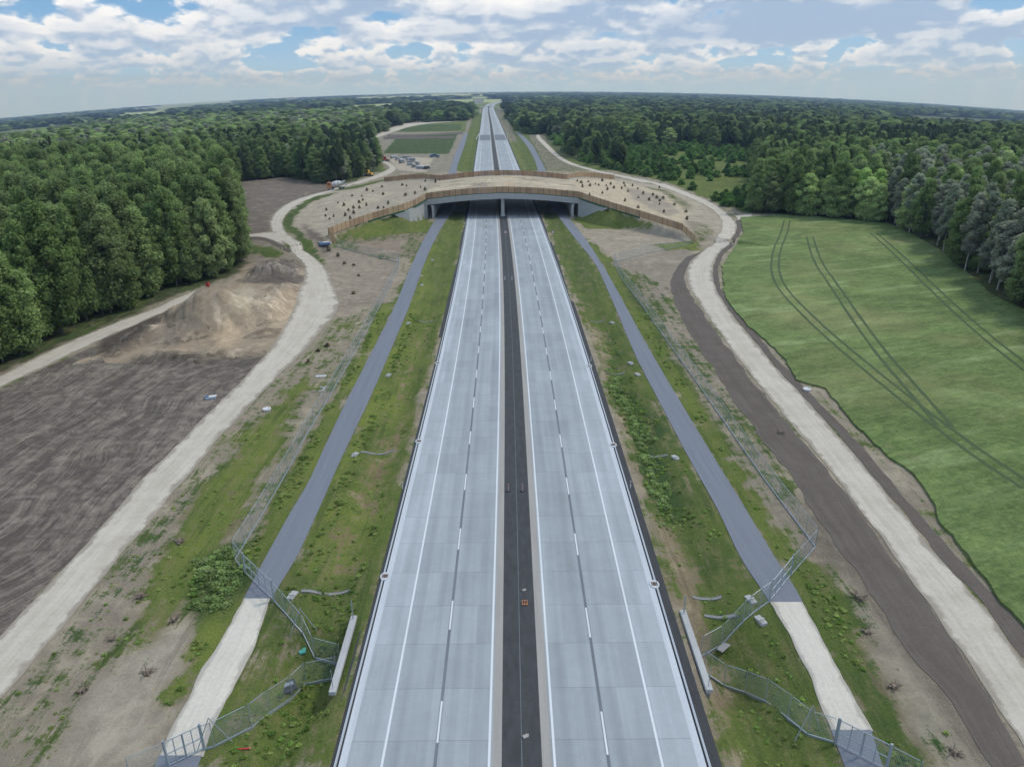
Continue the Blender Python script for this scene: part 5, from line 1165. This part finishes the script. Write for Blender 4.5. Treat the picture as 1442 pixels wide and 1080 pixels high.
# ------------------------------------------------------------------ weeds and grass
gxx,gyy=np.meshgrid(np.arange(-75,75,.62),np.arange(33,150,.62));gxx=gxx.ravel()+RNG.uniform(-.3,.3,gxx.size);gyy=gyy.ravel()+RNG.uniform(-.3,.3,gyy.size)
zz=G(gxx,gyy);qx,qy=proj(np.stack([gxx,gyy,zz],1));k_=(qx>-30)&(qx<1472)&(qy<1110)&(np.abs(gxx-CL(gyy))>14.6)
gxx,gyy,zz=gxx[k_],gyy[k_],zz[k_]
ix=np.clip(np.searchsorted(XS,gxx),0,nx-1);iy=np.clip(np.searchsorted(YS,gyy),0,ny-1);vgr=vg.reshape(ny,nx,3)[iy,ix]
road=np.zeros(len(gxx),bool)
for Pp in RIBS: road|=inpoly(gxx,gyy,Pp)
pn=fbm(gxx*.22,gyy*.22,400);pn2=fbm(gxx*.08,gyy*.08,500);rnd=RNG.random(len(gxx))
for a_ in [atn([(-250,640),(-60,583),(0,549),(75,514),(133,488),(190,500),(378,500),(345,532),(300,577),(193,683),(100,790),(0,897),(-180,1090)]),atn([(1043,307),(1017,377),(1021,420),(1050,457),(1107,507),(1122,537),(1160,547),(1213,610),(1287,670),(1323,737),(1390,825),(1448,893),(1800,900),(1640,560),(1247,315)])]: road|=inpoly(gxx,gyy,a_)
for sx_,sy_ in((.9,0),(-.9,0)):
    for Pp in RIBS: road|=inpoly(gxx+sx_,gyy+sy_,Pp)
okg=(~road)&(vgr[:,0]>.3)
def leafclump(name,mat,n,w_,h_,leaf,seed,blade=False):
    r=np.random.default_rng(seed);P=r.normal(size=(n,3))*np.array([w_*.42,w_*.42,0]);P[:,2]=h_*r.random(n)*(1-np.clip(np.hypot(P[:,0],P[:,1])/w_,0,1)*.6);q=r.normal(size=(n,3));q[:,2]=abs(q[:,2])+(.0 if blade else .8)
    return quads_mesh(name,P,q,leaf*(.6+.8*r.random(n)),mat,np.clip(.3+.7*P[:,2]/h_,0,1),.35 if blade else .8)
def src(name,me): return bpy.data.objects.new(name,me)
w1=src('weed_source',leafclump('weed',M['weed'],46,.55,.5,.22,1));w2=src('grass_source',leafclump('tuft',M['weed'],50,.5,.55,.34,2,True));w3=src('nettle_source',leafclump('nettle',M['leaf_dark'],90,.7,.6,.20,3))
def sc3(m,lo,hi): 
    n=int(m.sum());s=RNG.uniform(lo,hi,n);return np.stack([s,s,s*RNG.uniform(.7,1.1,n)],1)
def rt(m): n=int(m.sum());return np.stack([np.zeros(n),np.zeros(n),RNG.uniform(0,6.28,n)],1)
near=np.hypot(gxx,gyy)
m=okg&(vgr[:,0]>.8)&(rnd<.5)&(pn>.36);scatter('grass',np.stack([gxx,gyy,zz-.04],1)[m],rt(m),sc3(m,.35,.8),w2)
m=okg&(rnd>.55)&(rnd<.55+.42*np.clip(vgr[:,0],0,1)**2)&(pn>.44);scatter('weeds',np.stack([gxx,gyy,zz-.04],1)[m],rt(m),sc3(m,.25,.62),w1)
m=okg&(rnd>.93)&(vgr[:,1]<.3)&(vgr[:,0]>.6)&(pn2>.40)|(okg&(vgr[:,1]<.12)&(vgr[:,0]>.8)&(rnd>.35));scatter('weeds',np.stack([gxx,gyy,zz-.04],1)[m],rt(m),sc3(m,.5,1.2),w3)
print('WEEDS',m.sum())
